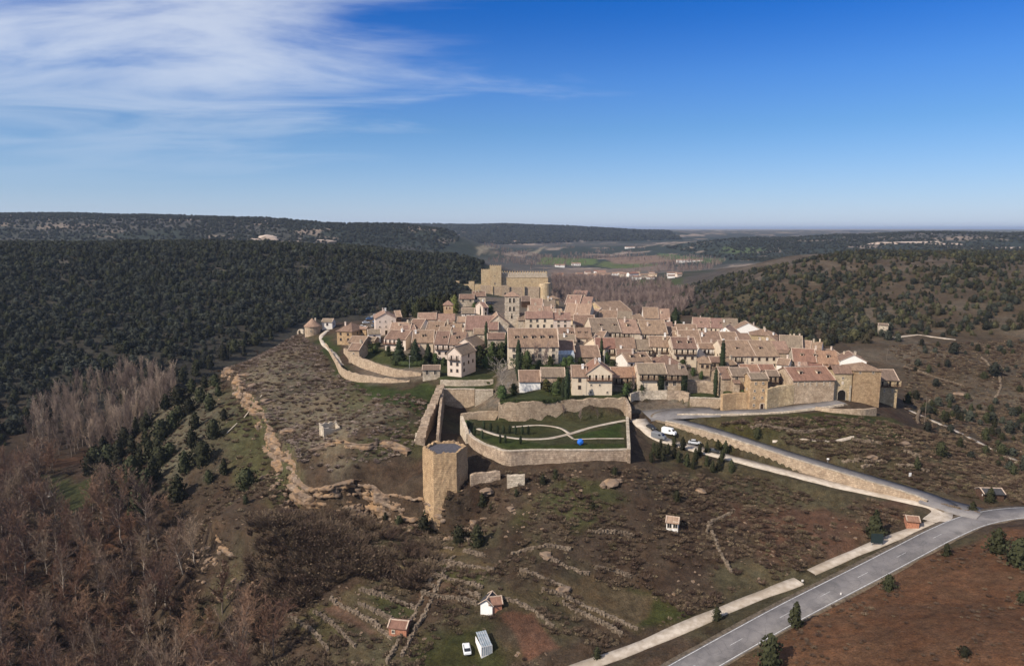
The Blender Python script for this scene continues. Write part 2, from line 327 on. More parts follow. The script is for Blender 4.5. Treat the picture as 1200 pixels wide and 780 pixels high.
# ------------------------------------------------------------------ materials
class Mat:
    def __init__(s, name, rough=0.9, spec=0.2):
        s.m = bpy.data.materials.new(name); s.m.use_nodes = True
        s.n, s.l = s.m.node_tree.nodes, s.m.node_tree.links
        s.b = s.n['Principled BSDF']; s.b.inputs['Roughness'].default_value = rough
        s.b.inputs['Specular IOR Level'].default_value = spec
        s.tc = s.n.new('ShaderNodeTexCoord')
    def node(s, t, **kw):
        n = s.n.new(t)
        for k, v in kw.items(): setattr(n, k, v)
        return n
    def noise(s, scale, detail=4, rough=.55, vec=None, out=0):
        n = s.n.new('ShaderNodeTexNoise'); n.inputs['Scale'].default_value = scale; n.inputs['Detail'].default_value = detail; n.inputs['Roughness'].default_value = rough
        s.l.new(vec or s.tc.outputs['Object'], n.inputs['Vector']); return n.outputs[out]
    def voronoi(s, scale, feature='F1', vec=None, out=0):
        n = s.n.new('ShaderNodeTexVoronoi'); n.feature = feature; n.inputs['Scale'].default_value = scale
        s.l.new(vec or s.tc.outputs['Object'], n.inputs['Vector']); return n.outputs[out]
    def rng(s, v, a, b, c, d):
        n = s.n.new('ShaderNodeMapRange'); s.l.new(v, n.inputs[0])
        for i, x in enumerate((a, b, c, d)): n.inputs[i+1].default_value = x
        return n.outputs[0]
    def math(s, op, a, b):
        n = s.n.new('ShaderNodeMath'); n.operation = op
        for i, x in enumerate((a, b)):
            if isinstance(x, (int, float)): n.inputs[i].default_value = x
            else: s.l.new(x, n.inputs[i])
        return n.outputs[0]
    def mix(s, f, a, b, mode='MIX'):
        n = s.n.new('ShaderNodeMix'); n.data_type = 'RGBA'; n.blend_type = mode
        for k, x in (('Factor', f), ('A', a), ('B', b)):
            i = n.inputs[k] if k != 'Factor' else n.inputs[0]
            if k == 'A': i = n.inputs[6]
            if k == 'B': i = n.inputs[7]
            if isinstance(x, (int, float)): i.default_value = x
            elif isinstance(x, tuple): i.default_value = (*x[:3], 1)
            else: s.l.new(x, i)
        return n.outputs[2]
    def grey(s, v):
        n = s.n.new('ShaderNodeCombineColor')
        for i in range(3): s.l.new(v, n.inputs[i])
        return n.outputs[0]
    def color(s, c):
        if isinstance(c, tuple): s.b.inputs['Base Color'].default_value = (*c[:3], 1)
        else: s.l.new(c, s.b.inputs['Base Color'])
    def bump(s, h, strength=.5, dist=.1):
        n = s.n.new('ShaderNodeBump'); n.inputs['Strength'].default_value = strength; n.inputs['Distance'].default_value = dist
        s.l.new(h, n.inputs['Height']); s.l.new(n.outputs[0], s.b.inputs['Normal'])
    def rand(s):
        n = s.n.new('ShaderNodeObjectInfo'); return n.outputs['Random']
M = {}
def simple(name, col, var=.35, scale=3.0, rough=.9, bump=.0, objvar=0.0, spec=.2):
    m = Mat(name, rough, spec)
    f = m.rng(m.noise(scale, 5), .3, .7, 1-var, 1+var)
    if objvar: f = m.math('MULTIPLY', f, m.rng(m.rand(), 0, 1, 1-objvar, 1+objvar))
    m.color(m.mix(1.0, col, m.grey(f), 'MULTIPLY'))
    if bump: m.bump(m.noise(scale*3, 4), bump, .1)
    M[name] = m.m; return m.m

# land: cover colour per place (attribute) with grain on top
g = Mat('land', 0.95, 0.1)
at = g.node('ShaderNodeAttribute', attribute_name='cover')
f1 = g.rng(g.noise(.05, 6, .6), .3, .7, .75, 1.3); f2 = g.rng(g.noise(.5, 6, .65), .3, .7, .6, 1.45); f3 = g.rng(g.noise(2.6, 4, .7), .3, .72, .6, 1.5)
ff = g.math('MULTIPLY', g.math('MULTIPLY', f1, f2), f3)
col = g.mix(1.0, at.outputs['Color'], g.grey(ff), 'MULTIPLY')
hue = g.mix(g.rng(g.noise(.16, 5, .7), .45, .6, 0, .35), col, g.mix(1.0, col, (1.25, .95, .75), 'MULTIPLY'))
g.color(hue)
g.bump(g.noise(1.4, 6, .7), .9, .5)
M['land'] = g.m
road = Mat('asphalt', .9, .2)
c = g and road.mix(road.rng(road.noise(.25, 5, .6), .35, .65, 0, 1), (.115, .105, .105), (.19, .172, .165))
c = road.mix(road.rng(road.voronoi(.35, 'DISTANCE_TO_EDGE'), 0, .03, .5, 0), c, (.06, .055, .055))
c = road.mix(road.rng(road.noise(6, 3), .4, .7, 0, .4), c, (.24, .225, .215))
c = road.mix(road.rng(road.voronoi(.09, 'F1', out=0), .25, .28, .35, 0), c, (.075, .07, .07))
c = road.mix(road.rng(road.noise(.07, 4, .6), .52, .6, 0, .5), c, (.25, .23, .215))
road.color(c); M['asphalt'] = road.m
gr = Mat('gravel', .95, .1)
c = gr.mix(gr.rng(gr.noise(.6, 5, .6), .35, .65, 0, 1), (.34, .28, .22), (.5, .43, .355))
c = gr.mix(gr.rng(gr.noise(.12, 3), .5, .68, 0, .6), c, (.27, .21, .15)); gr.color(c); M['gravel'] = gr.m
simple('road_paint', (.42, .41, .4), .4, 1.5)

# ------------------------------------------------------------------ the land as one sheet
def zones():
    nv = GX.size; X, Y, Z = GX.ravel(), GY.ravel(), GZ.ravel()
    n1 = fbm(X, Y, 30, 5, 8.0); n2 = fbm(X, Y, 9, 4, 21.0); n3 = fbm(X, Y, 400, 5, 31.0); n4 = fbm(X, Y, 1500, 5, 12.0)
    C = np.zeros((nv, 3)); C[:] = (.088, .062, .042)
    def lay(col, k):
        C[:] = C*(1-k[:, None])+np.array(col)*k[:, None]
    lay((.105, .088, .05), sstep(.48, .62, n1))
    lay((.06, .038, .026), sstep(.56, .7, n2)*.7)
    # broad regions
    def reg(px, col, edge=14, z=None, amt=1.0):
        P = [G(a, b) for a, b in px]; m = box_of(X, Y, P, edge*2)
        k = np.zeros(nv); k[m] = sstep(-edge*.5, edge*.5, poly_sd(X[m], Y[m], P)+(n2[m]-.5)*edge*2.2)
        lay(col, k*amt)
    hill_right = sstep(0, 30, X-(100+0.2*Y))*sstep(230, 300, Y)*(1-sstep(1200, 1500, Y))
    lay((.105, .078, .05), hill_right); lay((.15, .12, .085), hill_right*sstep(.5, .6, n1)*.8)
    lay((.16, .13, .1), hill_right*sstep(500, 700, Y)*sstep(.5, .64, n2)*.7)
    left_w = sstep(-20, 20, -X-(120+0.02*Y))*sstep(330, 420, Y)*(1-sstep(1200, 1400, Y)); lay((.06, .055, .042), left_w); lay((.2,.175,.14), left_w*sstep(.62,.72,n1)*.6)
    left_low = sstep(0, 1, (-X-88)/40)*(1-sstep(330, 420, Y))*sstep(-26, -40, Z); lay((.062, .042, .028), left_low); lay((.085, .045, .026), left_low*sstep(.5, .6, n1))
    # country beyond
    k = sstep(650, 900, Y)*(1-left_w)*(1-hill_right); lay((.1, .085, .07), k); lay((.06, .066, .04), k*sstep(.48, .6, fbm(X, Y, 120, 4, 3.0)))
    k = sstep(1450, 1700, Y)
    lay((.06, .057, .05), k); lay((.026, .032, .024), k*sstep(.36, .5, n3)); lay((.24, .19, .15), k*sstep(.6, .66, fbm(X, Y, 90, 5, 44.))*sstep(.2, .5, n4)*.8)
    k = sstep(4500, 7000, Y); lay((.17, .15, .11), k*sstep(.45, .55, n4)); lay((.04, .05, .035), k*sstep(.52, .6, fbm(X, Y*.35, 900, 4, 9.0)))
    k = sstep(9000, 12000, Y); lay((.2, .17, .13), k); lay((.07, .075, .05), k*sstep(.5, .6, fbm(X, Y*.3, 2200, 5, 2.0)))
    # the scrubby spur, pale rubble at its rim
    scrub = [(330,410),(395,440),(430,468),(500,478),(490,500),(430,505),(400,540),(350,535),(300,480),(285,440)]
    reg(scrub, (.2, .165, .11), 16)
    reg([(400,450),(440,470),(430,490),(395,478)], (.12,.11,.06), 6); reg([(330,430),(365,420),(370,450),(340,460)], (.13,.11,.075), 8); reg([(460,490),(492,484),(490,512),(462,510)], (.085,.09,.04), 6); reg([(410,515),(450,512),(455,535),(415,540)], (.1,.09,.05), 6)
    green, olive = (.058, .072, .02), (.098, .092, .04)
    reg([(372,396),(384,394),(405,436),(470,456),(518,450),(512,478),(490,492),(455,474),(415,452),(388,430)], (.05,.066,.02), 5)
    reg([(440,515),(495,480),(500,520),(470,535)], olive, 8)
    reg([(255,450),(285,470),(320,520),(352,572),(320,590),(285,560),(255,500)], (.105,.1,.045), 8)
    reg([(180,470),(250,450),(260,520),(240,560),(180,560)], (.13,.115,.075), 14)
    reg([(830,492),(940,484),(1000,482),(1050,496),(1060,512),(980,518),(900,522),(845,514)], (.085,.078,.03), 6)
    reg([(930,486),(1000,482),(1048,494),(1040,512),(970,506)], (.062,.066,.022), 5)
    reg([(600,575),(690,560),(740,585),(690,610),(620,604)], (.08,.078,.034), 8)
    reg([(48,556),(108,560),(112,590),(70,608)], (.062,.068,.026), 8)
    reg([(690,700),(740,690),(800,718),(745,738)], (.06,.064,.02), 4)
    reg([(470,752),(560,735),(610,760),(600,800),(470,800)], (.058,.06,.022), 6)
    reg([(505,640),(570,650),(575,668),(497,656)], (.13,.1,.055), 2); reg([(497,656),(575,668),(566,690),(493,673)], (.085,.085,.035), 2); reg([(493,674),(566,690),(560,708),(495,696)], (.13,.085,.055), 2)
    reg([(420,690),(488,712),(470,730),(440,715)], (.07,.072,.03), 2); reg([(388,702),(424,690),(462,740),(456,750)], (.115,.09,.05), 2); reg([(335,735),(388,705),(430,746),(386,765)], (.1,.085,.042), 2)
    reg([(636,690),(690,676),(760,700),(745,738)], (.12,.088,.05), 2)
    reg([(590,720),(626,716),(664,760),(618,776)], (.15,.08,.052), 1.2)
    reg([(378,712),(396,708),(446,738),(432,746)], (.16,.1,.068), 1.2)
    reg([(860,590),(1000,600),(1070,590),(1000,650),(900,640)], (.14,.08,.052), 10)
    reg([(945,700),(1110,640),(1210,618),(1300,700),(1250,900),(780,900)], (.155,.082,.045), 6)
    # garden lawns and bare beds
    P = GARDEN; m = box_of(X, Y, P, 4); k = np.zeros(nv); k[m] = sstep(-.3, .3, poly_sd(X[m], Y[m], P)); lay((.075, .075, .034), k)
    reg([(548,500),(560,508),(640,521),(733,519),(733,527),(594,528),(549,512)], (.05,.068,.017), 1)
    reg([(560,500),(600,512),(640,510),(652,503),(600,492),(562,492)], (.062,.066,.024), 2)
    reg([(672,511),(726,497),(731,513),(672,514)], (.045,.068,.014), 1)
    for P, zt in TERRACES[1:]:
        m = box_of(X, Y, P, 4); k = np.zeros(nv); k[m] = sstep(-.3, .3, poly_sd(X[m], Y[m], P)); lay((.06, .072, .026), k)
    # streets of the village
    m = box_of(X, Y, VILLAGE_AREA, 6); k = np.zeros(nv); k[m] = sstep(2, 8, poly_sd(X[m], Y[m], VILLAGE_AREA)); k *= (1-np.maximum.reduce([(poly_sd(X, Y, P) > -1)*1.0 for P, _ in TERRACES[1:]])); lay((.2, .165, .13), k*.85)
    reg([(424,404),(448,408),(500,421),(500,431),(470,431),(440,424),(425,416)], (.075,.085,.03), 2)
    reg([(545,412),(600,412),(600,430),(650,430),(650,436),(560,436),(545,432)], (.085,.085,.04), 2)
    # valley fields
    for px, c in (([(638,301),(700,303),(698,311),(632,309)], (.075,.1,.03)), ([(706,306),(775,309),(770,316),(700,312)], (.07,.085,.03)),
                  ([(705,302),(790,298),(800,306),(720,309)], (.15,.105,.075)), ([(770,296),(850,303),(845,308),(780,304)], (.06,.085,.03)),
                  ([(560,290),(640,288),(630,297),(560,300)], (.16,.14,.1)), ([(640,316),(780,310),(790,316),(650,322)], (.13,.1,.08)),
                  ([(740,326),(800,326),(800,333),(735,333)], (.08,.1,.035)), ([(850,289),(900,291),(880,297),(840,295)], (.06,.08,.03))):
        reg(px, c, 12)
    C *= np.where(Y < 1400, .52, .95)[:, None]  # near earth kept dark; part of it is vignette dimming put into the colour
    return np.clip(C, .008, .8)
nr, nc = GX.shape
V = np.stack([GX.ravel(), GY.ravel(), GZ.ravel()], 1)
idx = np.arange(nr*nc).reshape(nr, nc)
F = np.stack([idx[:-1, :-1].ravel(), idx[:-1, 1:].ravel(), idx[1:, 1:].ravel(), idx[1:, :-1].ravel()], 1)
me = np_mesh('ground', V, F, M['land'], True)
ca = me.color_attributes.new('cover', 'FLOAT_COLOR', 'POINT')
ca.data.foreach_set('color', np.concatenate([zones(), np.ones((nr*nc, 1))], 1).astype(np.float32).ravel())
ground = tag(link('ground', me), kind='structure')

# ------------------------------------------------------------------ roads
def ribbon(name, line, hw, mat, lift=.06, skirt=.4, kind='structure', hw2=None):
    line = [Vector(p) for p in line]; mb = MB(); n = len(line); vs = []
    for i, p in enumerate(line):
        t = (line[min(i+1, n-1)]-line[max(i-1, 0)]); t.z = 0; t.normalize(); s = Vector((t.y, -t.x, 0))
        w = hw*(1+(.16 if mat is M['gravel'] else .02)*(float(vnoise(np.array([i*.37+hw]), np.array([p.x*.1]))[0])-.5)*2)
        for k, dz in ((-w-.05, -skirt), (-w, lift), (0, lift+.03), (w, lift), (w+.05, -skirt)): vs.append(p+s*k+Vector((0, 0, dz)))
    fs = []
    for i in range(n-1):
        for k in range(4): a = i*5+k; fs.append((a, a+1, a+6, a+5))
    mb.add(vs, fs); o = mb.obj(name, mat, smooth=True); 
    return tag(o, kind=kind)
simple('verge', (.13, .1, .07), .5, 1.2)
ribbon('road_verge', ROAD_MAIN, 4.6, M['verge'], .0, .5)
ribbon('road_verge', ROAD_UP, 3.9, M['verge'], .0, .5)
ribbon('road', ROAD_MAIN, 3.5, M['asphalt'])
ribbon('road', ROAD_UP, 3.1, M['asphalt'], .09)
ribbon('gravel_road', ROAD_LOW, 2.7, M['gravel'], .1)
ribbon('path', PATH_A, 1.5, M['gravel'], .03)
ribbon('path', PATH_B, 1.6, M['gravel'], .03)

# ------------------------------------------------------------------ building materials
def stone_mat(name, c1, c2, c3, scale=2.2, objvar=.12):
    m = Mat(name, .92, .1)
    big = m.rng(m.noise(.16, 4, .6), .35, .65, 0, 1)
    c = m.mix(big, c1, c2)
    cell = m.voronoi(scale, 'F1', out=1)
    hs = m.node('ShaderNodeSeparateColor'); m.l.new(cell, hs.inputs[0])
    c = m.mix(1.0, c, m.grey(m.rng(hs.outputs[0], 0, 1, .78, 1.2)), 'MULTIPLY')
    edge = m.rng(m.voronoi(scale, 'DISTANCE_TO_EDGE'), 0, .09, 1, 0)
    c = m.mix(m.math('MULTIPLY', edge, .55), c, c3)
    c = m.mix(m.rng(m.noise(.5, 6, .65), .46, .66, 0, .75), c, c3)          # weather stains
    c = m.mix(1.0, c, m.grey(m.rng(m.noise(.9, 8, .75), .3, .7, .7, 1.28)), 'MULTIPLY')
    wv = m.node('ShaderNodeTexWave'); wv.bands_direction = 'Z'; wv.inputs['Scale'].default_value = .55; wv.inputs['Distortion'].default_value = 3.5; wv.inputs['Detail'].default_value = 4; m.l.new(m.tc.outputs['Object'], wv.inputs['Vector']); c = m.mix(1.0, c, m.grey(m.rng(wv.outputs['Fac'], 0, .35, .8, 1.0)), 'MULTIPLY')
    vec = m.node('ShaderNodeMapping'); vec.inputs['Scale'].default_value = (1.2, 1.2, .12); m.l.new(m.tc.outputs['Object'], vec.inputs[0])
    c = m.mix(m.rng(m.noise(1.1, 5, .6, vec.outputs[0]), .55, .72, 0, .4), c, c3)
    if objvar: c = m.mix(1.0, c, m.grey(m.rng(m.rand(), 0, 1, 1-objvar, 1+objvar)), 'MULTIPLY')
    m.color(c); m.bump(m.math('SUBTRACT', hs.outputs[1], edge), .6, .12); M[name] = m.m
stone_mat('stone_tan', (.47, .36, .255), (.39, .29, .2), (.25, .175, .115))
stone_mat('stone_rough', (.42, .325, .24), (.32, .235, .165), (.19, .135, .095), 1.6)
stone_mat('stone_ochre', (.49, .34, .2), (.43, .285, .16), (.31, .2, .115), 3.2)
stone_mat('stone_dry', (.27, .21, .15), (.2, .15, .108), (.12, .088, .063), 1.8)
stone_mat('stone_gold', (.5, .39, .25), (.46, .34, .2), (.3, .21, .12), 2.2)
stone_mat('stone_pale', (.56, .475, .37), (.49, .4, .3), (.33, .26, .19), 2.0)
def plaster(name, col, stain):
    m = Mat(name, .9, .15)
    c = m.mix(m.rng(m.noise(.6, 6, .65), .45, .68, 0, .6), col, stain)
    vec = m.node('ShaderNodeMapping'); vec.inputs['Scale'].default_value = (1.6, 1.6, .15); m.l.new(m.tc.outputs['Object'], vec.inputs[0])
    c = m.mix(m.rng(m.noise(1.3, 4, .6, vec.outputs[0]), .55, .75, 0, .4), c, stain)
    c = m.mix(1.0, c, m.grey(m.rng(m.rand(), 0, 1, .85, 1.1)), 'MULTIPLY')
    m.color(c); m.bump(m.noise(4, 4), .25, .05); M[name] = m.m
plaster('cream', (.58, .475, .355), (.42, .325, .23)); plaster('white', (.7, .64, .57), (.54, .46, .39)); plaster('pink', (.62, .505, .42), (.46, .36, .29)); plaster('ochre', (.55, .38, .2), (.42, .27, .14))
def tile_mat(name, c1, c2, c3):
    m = Mat(name, .9, .15)
    c = m.mix(m.rng(m.noise(.35, 6, .65), .36, .64, 0, 1), c1, c2)
    vec = m.node('ShaderNodeMapping'); vec.inputs['Scale'].default_value = (2.3, .35, .35); m.l.new(m.tc.outputs['Object'], vec.inputs[0])
    st = m.noise(1.0, 4, .7, vec.outputs[0])
    c = m.mix(1.0, c, m.grey(m.rng(st, .3, .7, .68, 1.32)), 'MULTIPLY')
    c = m.mix(m.rng(m.noise(2.6, 3, .7), .58, .75, 0, .55), c, c3)
    hs = m.node('ShaderNodeHueSaturation'); m.l.new(m.rng(m.rand(), 0, 1, .49, .512), hs.inputs['Hue']); m.l.new(m.rng(m.rand(), 0, 1, .82, 1.16), hs.inputs['Value']); m.l.new(c, hs.inputs['Color'])
    m.color(hs.outputs[0])
    wv = m.node('ShaderNodeTexWave'); wv.bands_direction = 'X'; wv.inputs['Scale'].default_value = 1.15; wv.inputs['Distortion'].default_value = .6; m.l.new(m.tc.outputs['Object'], wv.inputs['Vector'])
    m.bump(m.math('ADD', wv.outputs['Fac'], m.noise(3, 3)), .7, .12); M[name] = m.m
tile_mat('tile_brown', (.265, .172, .12), (.18, .115, .082), (.37, .265, .19))
tile_mat('tile_pink', (.32, .205, .15), (.235, .145, .105), (.43, .315, .235))
tile_mat('tile_red', (.28, .155, .105), (.205, .112, .08), (.38, .26, .18))
tile_mat('tile_grey', (.225, .165, .12), (.165, .12, .088), (.31, .24, .175))
simple('ridge_tile', (.44, .33, .25), .35, 2.5, objvar=.15); simple('wood_dark', (.06, .034, .022), .4, 2.0, objvar=.3); simple('wood_red', (.13, .055, .03), .35, 2.0)
simple('frame_wood', (.12, .07, .04), .3, 4.0); simple('trim_pale', (.55, .46, .36), .25, 2.0)
gl = Mat('pane_glass', .12, .6); gl.color((.018, .02, .024)); M['pane'] = gl.m
pg = Mat('pane_pale', .25, .5); pg.color(pg.mix(pg.rng(pg.noise(1.5, 2), .4, .6, 0, 1), (.36, .38, .39), (.24, .28, .31))); M['pane_pale'] = pg.m
simple('void', (.012, .009, .007), .2, 2.0); simple('render_white', (.74, .7, .65), .12, 2.0)

# ------------------------------------------------------------------ shared window, chimney and dormer meshes
def win_meshes(w, h, fm):
    f = MB(); d = .09
    f.box(-w/2-.1, -w/2, -d, .04, -.02, h+.12); f.box(w/2, w/2+.1, -d, .04, -.02, h+.12); f.box(-w/2, w/2, -d, .04, h, h+.12); f.box(-w/2-.16, w/2+.16, -d-.06, .04, -.12, -.02); f.box(-.03, .03, -.05, .03, 0, h)
    p = MB(); p.box(-w/2, w/2, -.02, .05, 0, h)
    return f.mesh('window', fm), p.mesh('pane', M['pane'])
WIN = {k: win_meshes(*v) for k, v in {'n': (.85, 1.15, M['frame_wood']), 's': (.6, .7, M['trim_pale']), 'l': (1.1, 1.7, M['trim_pale']), 'slit': (.28, 1.1, M['trim_pale'])}.items()}
def door_meshes(w=1.2, h=2.2):
    f = MB(); f.box(-w/2-.2, -w/2, -.1, .05, -.6, h+.2); f.box(w/2, w/2+.2, -.1, .05, -.6, h+.2); f.box(-w/2, w/2, -.1, .05, h, h+.2)
    p = MB(); p.box(-w/2, w/2, -.03, .05, -.6, h); p.box(-w/2+.12, -.04, -.05, -.03, .1, h-.2); p.box(.04, w/2-.12, -.05, -.03, .1, h-.2)
    return f.mesh('door', M['trim_pale']), p.mesh('door_leaf', M['wood_dark'])
DOOR = door_meshes()
def opening(parent, kind, x, y, z, rz=0.0):
    fm, pm = DOOR if kind == 'door' else WIN[kind]
    o = link('door' if kind == 'door' else 'window', fm, parent, (x, y, z), rz)
    link('door_leaf' if kind == 'door' else 'pane', pm, o); return o
def chim_mesh(w, h, m):
    c = MB(); c.box(-w/2, w/2, -w/2, w/2, -1.0, h); c.box(-w/2-.1, w/2+.1, -w/2-.1, w/2+.1, h, h+.14)
    for a in (-1, 1):
        for b in (-1, 1): c.box(a*w*.32-.06, a*w*.32+.06, b*w*.32-.06, b*w*.32+.06, h+.14, h+.42)
    c.box(-w/2-.05, w/2+.05, -w/2-.05, w/2+.05, h+.42, h+.55)
    return c.mesh('chimney', m)
CHIM = [chim_mesh(.8, 1.1, M['render_white']), chim_mesh(.7, .9, M['cream']), chim_mesh(.95, 1.3, M['stone_pale']), chim_mesh(.65, 1.5, M['pink'])]
def dormer_mesh():
    d = MB(); w, h, l = 1.3, 1.0, 2.0
    d.add([(-w/2,-.2,-.6),(w/2,-.2,-.6),(w/2,-.2,h-.2),(-w/2,-.2,h-.2),(-w/2,l,-.6),(w/2,l,-.6),(w/2,l,h-.2),(-w/2,l,h-.2)], [(0,1,2,3),(1,5,6,2),(4,0,3,7)], 0)
    d.box(-w/2-.2, w/2+.2, -.5, l, h-.2, h-.03, 1); d.box(-w/2+.2, w/2-.2, -.24, -.19, -.35, h-.35, 2)
    return d.mesh('dormer', [M['cream'], M['tile_brown'], M['void']])
DORMER = dormer_mesh()

# ------------------------------------------------------------------ houses
def zat(px, py, Y): d = ray(px, py); return CAM_H+d.z/d.y*Y
def scale_at(p): return (p.y*CP+(CAM_H-p.z)*SP)/FPX
def gable_roof(mb, L, W, he, hr, oe=.5, og=.3, t=.2, seed=0, m=0):
    r = random.Random(seed); n = max(2, int(L/4)); p = (hr-he)/(W/2); sec = []
    for i in range(n+1):
        x = -L/2-og+(L+2*og)*i/n; s = -.12*math.sin(math.pi*i/n)*min(1, L/12)+r.uniform(-.05, .05)
        e = he-oe*p
        sec.append([(x,-W/2-oe,e),(x,0,hr+s),(x,W/2+oe,e),(x,W/2+oe,e+t),(x,0,hr+s+t),(x,-W/2-oe,e+t)])
    vs = [v for q in sec for v in q]; fs = []
    for i in range(n):
        a, b = i*6, i*6+6
        for k in range(6): j = (k+1) % 6; fs.append((a+k, a+j, b+j, b+k))
    fs += [(0,5,4,1),(1,4,3,2)]; q = n*6; fs += [(q,q+1,q+4,q+5),(q+1,q+2,q+3,q+4)]
    mb.add(vs, fs, m)
def hip_roof(mb, L, W, he, hr, oe=.5, t=.2, m=0):
    e = he-oe*(hr-he)/(W/2); a, b = L/2+oe, W/2+oe; rl = max(.05, (L-W)/2)
    lo = [(-a,-b,e),(a,-b,e),(a,b,e),(-a,b,e)]; hi = [(x,y,z+t) for x,y,z in lo]
    mb.add(lo+hi+[(-rl,0,hr+t),(rl,0,hr+t)], [(3,2,1,0),(0,1,5,4),(1,2,6,5),(2,3,7,6),(3,0,4,7),(4,5,9,8),(5,6,9),(6,7,8,9),(7,4,8)], m)
NHOUSE = [0]
def house(label, base, L, W, he, hr, rz, wall='cream', roof='tile_brown', hip=False, front='-y', balc=None, dorm=0, chim=None, rows=None, cols=None, door=None, win='n', group='houses of the hilltop village', name='house', cat='house', deep=5.0, sidewin=True, split=True):
    NHOUSE[0] += 1; seed = NHOUSE[0]*13+5; r = random.Random(seed)
    o = empty(name, base, rz); tag(o, label, cat, group)
    x, y = L/2, W/2
    secs = [(0.0, L, 0.0, wall, roof)]
    if not hip and front == '-y' and L > 13 and name == 'house' and split:            # long rows were built in stages: the roof line steps
        n = min(4, max(2, int(L/r.uniform(6.5, 9)))); cuts = sorted([-x]+[-x+L*(k+r.uniform(-.2, .2))/n for k in range(1, n)]+[x])
        secs = [((a+b)/2, b-a, r.uniform(-.75, .25) if k else 0.0, wall if r.random() < .6 else r.choice(('cream', 'stone_tan', 'pink', 'stone_pale')), roof if r.random() < .6 else r.choice(('tile_brown', 'tile_pink', 'tile_grey'))) for k, (a, b) in enumerate(zip(cuts[:-1], cuts[1:]))]
    ro = None
    for k, (xc_, Ls, dh, wm, rm_) in enumerate(secs):
        xs = Ls/2+(.04 if k % 2 else 0); ys = y+(.05 if k % 2 else 0); e, h_ = he+dh, hr+dh; mb = MB()
        v = [(-xs,-ys,-deep),(xs,-ys,-deep),(xs,ys,-deep),(-xs,ys,-deep),(-xs,-ys,e),(xs,-ys,e),(xs,ys,e),(-xs,ys,e)]
        f = [(3,2,1,0),(0,1,5,4),(2,3,7,6)]
        if hip: f += [(1,2,6,5),(3,0,4,7),(4,5,6,7)]
        else: v += [(-xs,0,h_-.02),(xs,0,h_-.02)]; f += [(1,2,6,9,5),(3,0,4,8,7)]
        mb.add(v, f); mb.obj('wall', M[wm], o, (xc_, 0, 0) if xc_ else None)
        rb = MB(); (hip_roof(rb, L, W, he, hr) if hip else gable_roof(rb, Ls, W, e, h_, .5, .3 if len(secs) == 1 else .06, seed=seed+k)); q = rb.obj('roof', M[rm_], o, (xc_, 0, 0) if xc_ else None); ro = ro or q
    # pale ridge and verge tiles bedded in mortar
    t = MB(); p = (hr-he)/(W/2)
    xo = secs[0][0]
    if not hip:
        t.box(-secs[0][1]/2-.3, secs[0][1]/2+.3, -.14, .14, hr+.1, hr+.3)
        for sx in (-1, 1):
            for sy in (-1, 1):
                a = sx*(secs[0][1]/2+.12); e = he-.5*p
                t.add([(a-.14,sy*.14,hr+.2),(a+.14,sy*.14,hr+.2),(a+.14,sy*(W/2+.5),e+.2),(a-.14,sy*(W/2+.5),e+.2),(a-.14,sy*.14,hr+.33),(a+.14,sy*.14,hr+.33),(a+.14,sy*(W/2+.5),e+.33),(a-.14,sy*(W/2+.5),e+.33)],
                      [(3,2,1,0),(4,5,6,7),(0,1,5,4),(1,2,6,5),(2,3,7,6),(3,0,4,7)])
    else: 
        rl = max(.05, (L-W)/2); t.box(-rl, rl, -.14, .14, hr+.12, hr+.32)
    t.obj('ridge', M['ridge_tile'], ro)
    nch = r.choice((0, 1, 1, 2)) if chim is None else chim
    for k in range(nch):
        cx, cy = r.uniform(-.42, .42)*L, r.uniform(-.25, .3)*W
        if hip: cx *= .5
        link('chimney', r.choice(CHIM), ro, (cx-xo, cy, hr-abs(cy)*p+.1))
    for k in range(dorm):
        cx = (-.5+(k+.5)/dorm)*L*.86; cy = -W*.27
        link('dormer', DORMER, ro, (cx-xo, cy, hr-abs(cy)*p+.25-(.3 if len(secs) > 1 else 0)))
    # which faces look towards the open
    faces = []
    if front == '-y': faces = [('-y', L), ('-x', W), ('+x', W)]
    else: faces = [('+x', W), ('-y', L), ('+y', L)]
    bal_z = None
    nf = rows if rows is not None else max(1, int(round(he/2.9)))
    for fi, (fc, wd) in enumerate(faces):
        if fi and not sidewin: break
        nc = cols if (cols is not None and fi == 0) else max(1, int(wd/3.4))
        if fi and r.random() < .35: continue
        for j in range(nf):
            z = (he-2.0) - j*2.75 if he > 2.6 else he-1.6
            if z < .2: continue
            for i in range(nc):
                if fi and r.random() < .45: continue
                if balc and fi == 0 and j == 0 and wd*abs((-.5+(i+.5)/nc)-balc[0]) < balc[1]/2: continue
                if r.random() < .12: continue
                u = (-.5+(i+.5)/nc)*wd*.92+r.uniform(-.2, .2)
                kind = win
                if door is None and j == nf-1 and fi == 0 and i == nc//2 and he > 3.2 and z < 1.6: kind = 'door'; 
                zz = .1 if kind == 'door' else z+r.uniform(-.1, .1)
                if fc == '-y': opening(o, kind, u, -W/2-.06, zz, 0)
                elif fc == '+y': opening(o, kind, -u, W/2+.01, zz, math.pi)
                elif fc == '-x': opening(o, kind, -L/2-.01, u, zz, -math.pi/2)
                elif fc == '+x': opening(o, kind, L/2+.01, u, zz, math.pi/2)
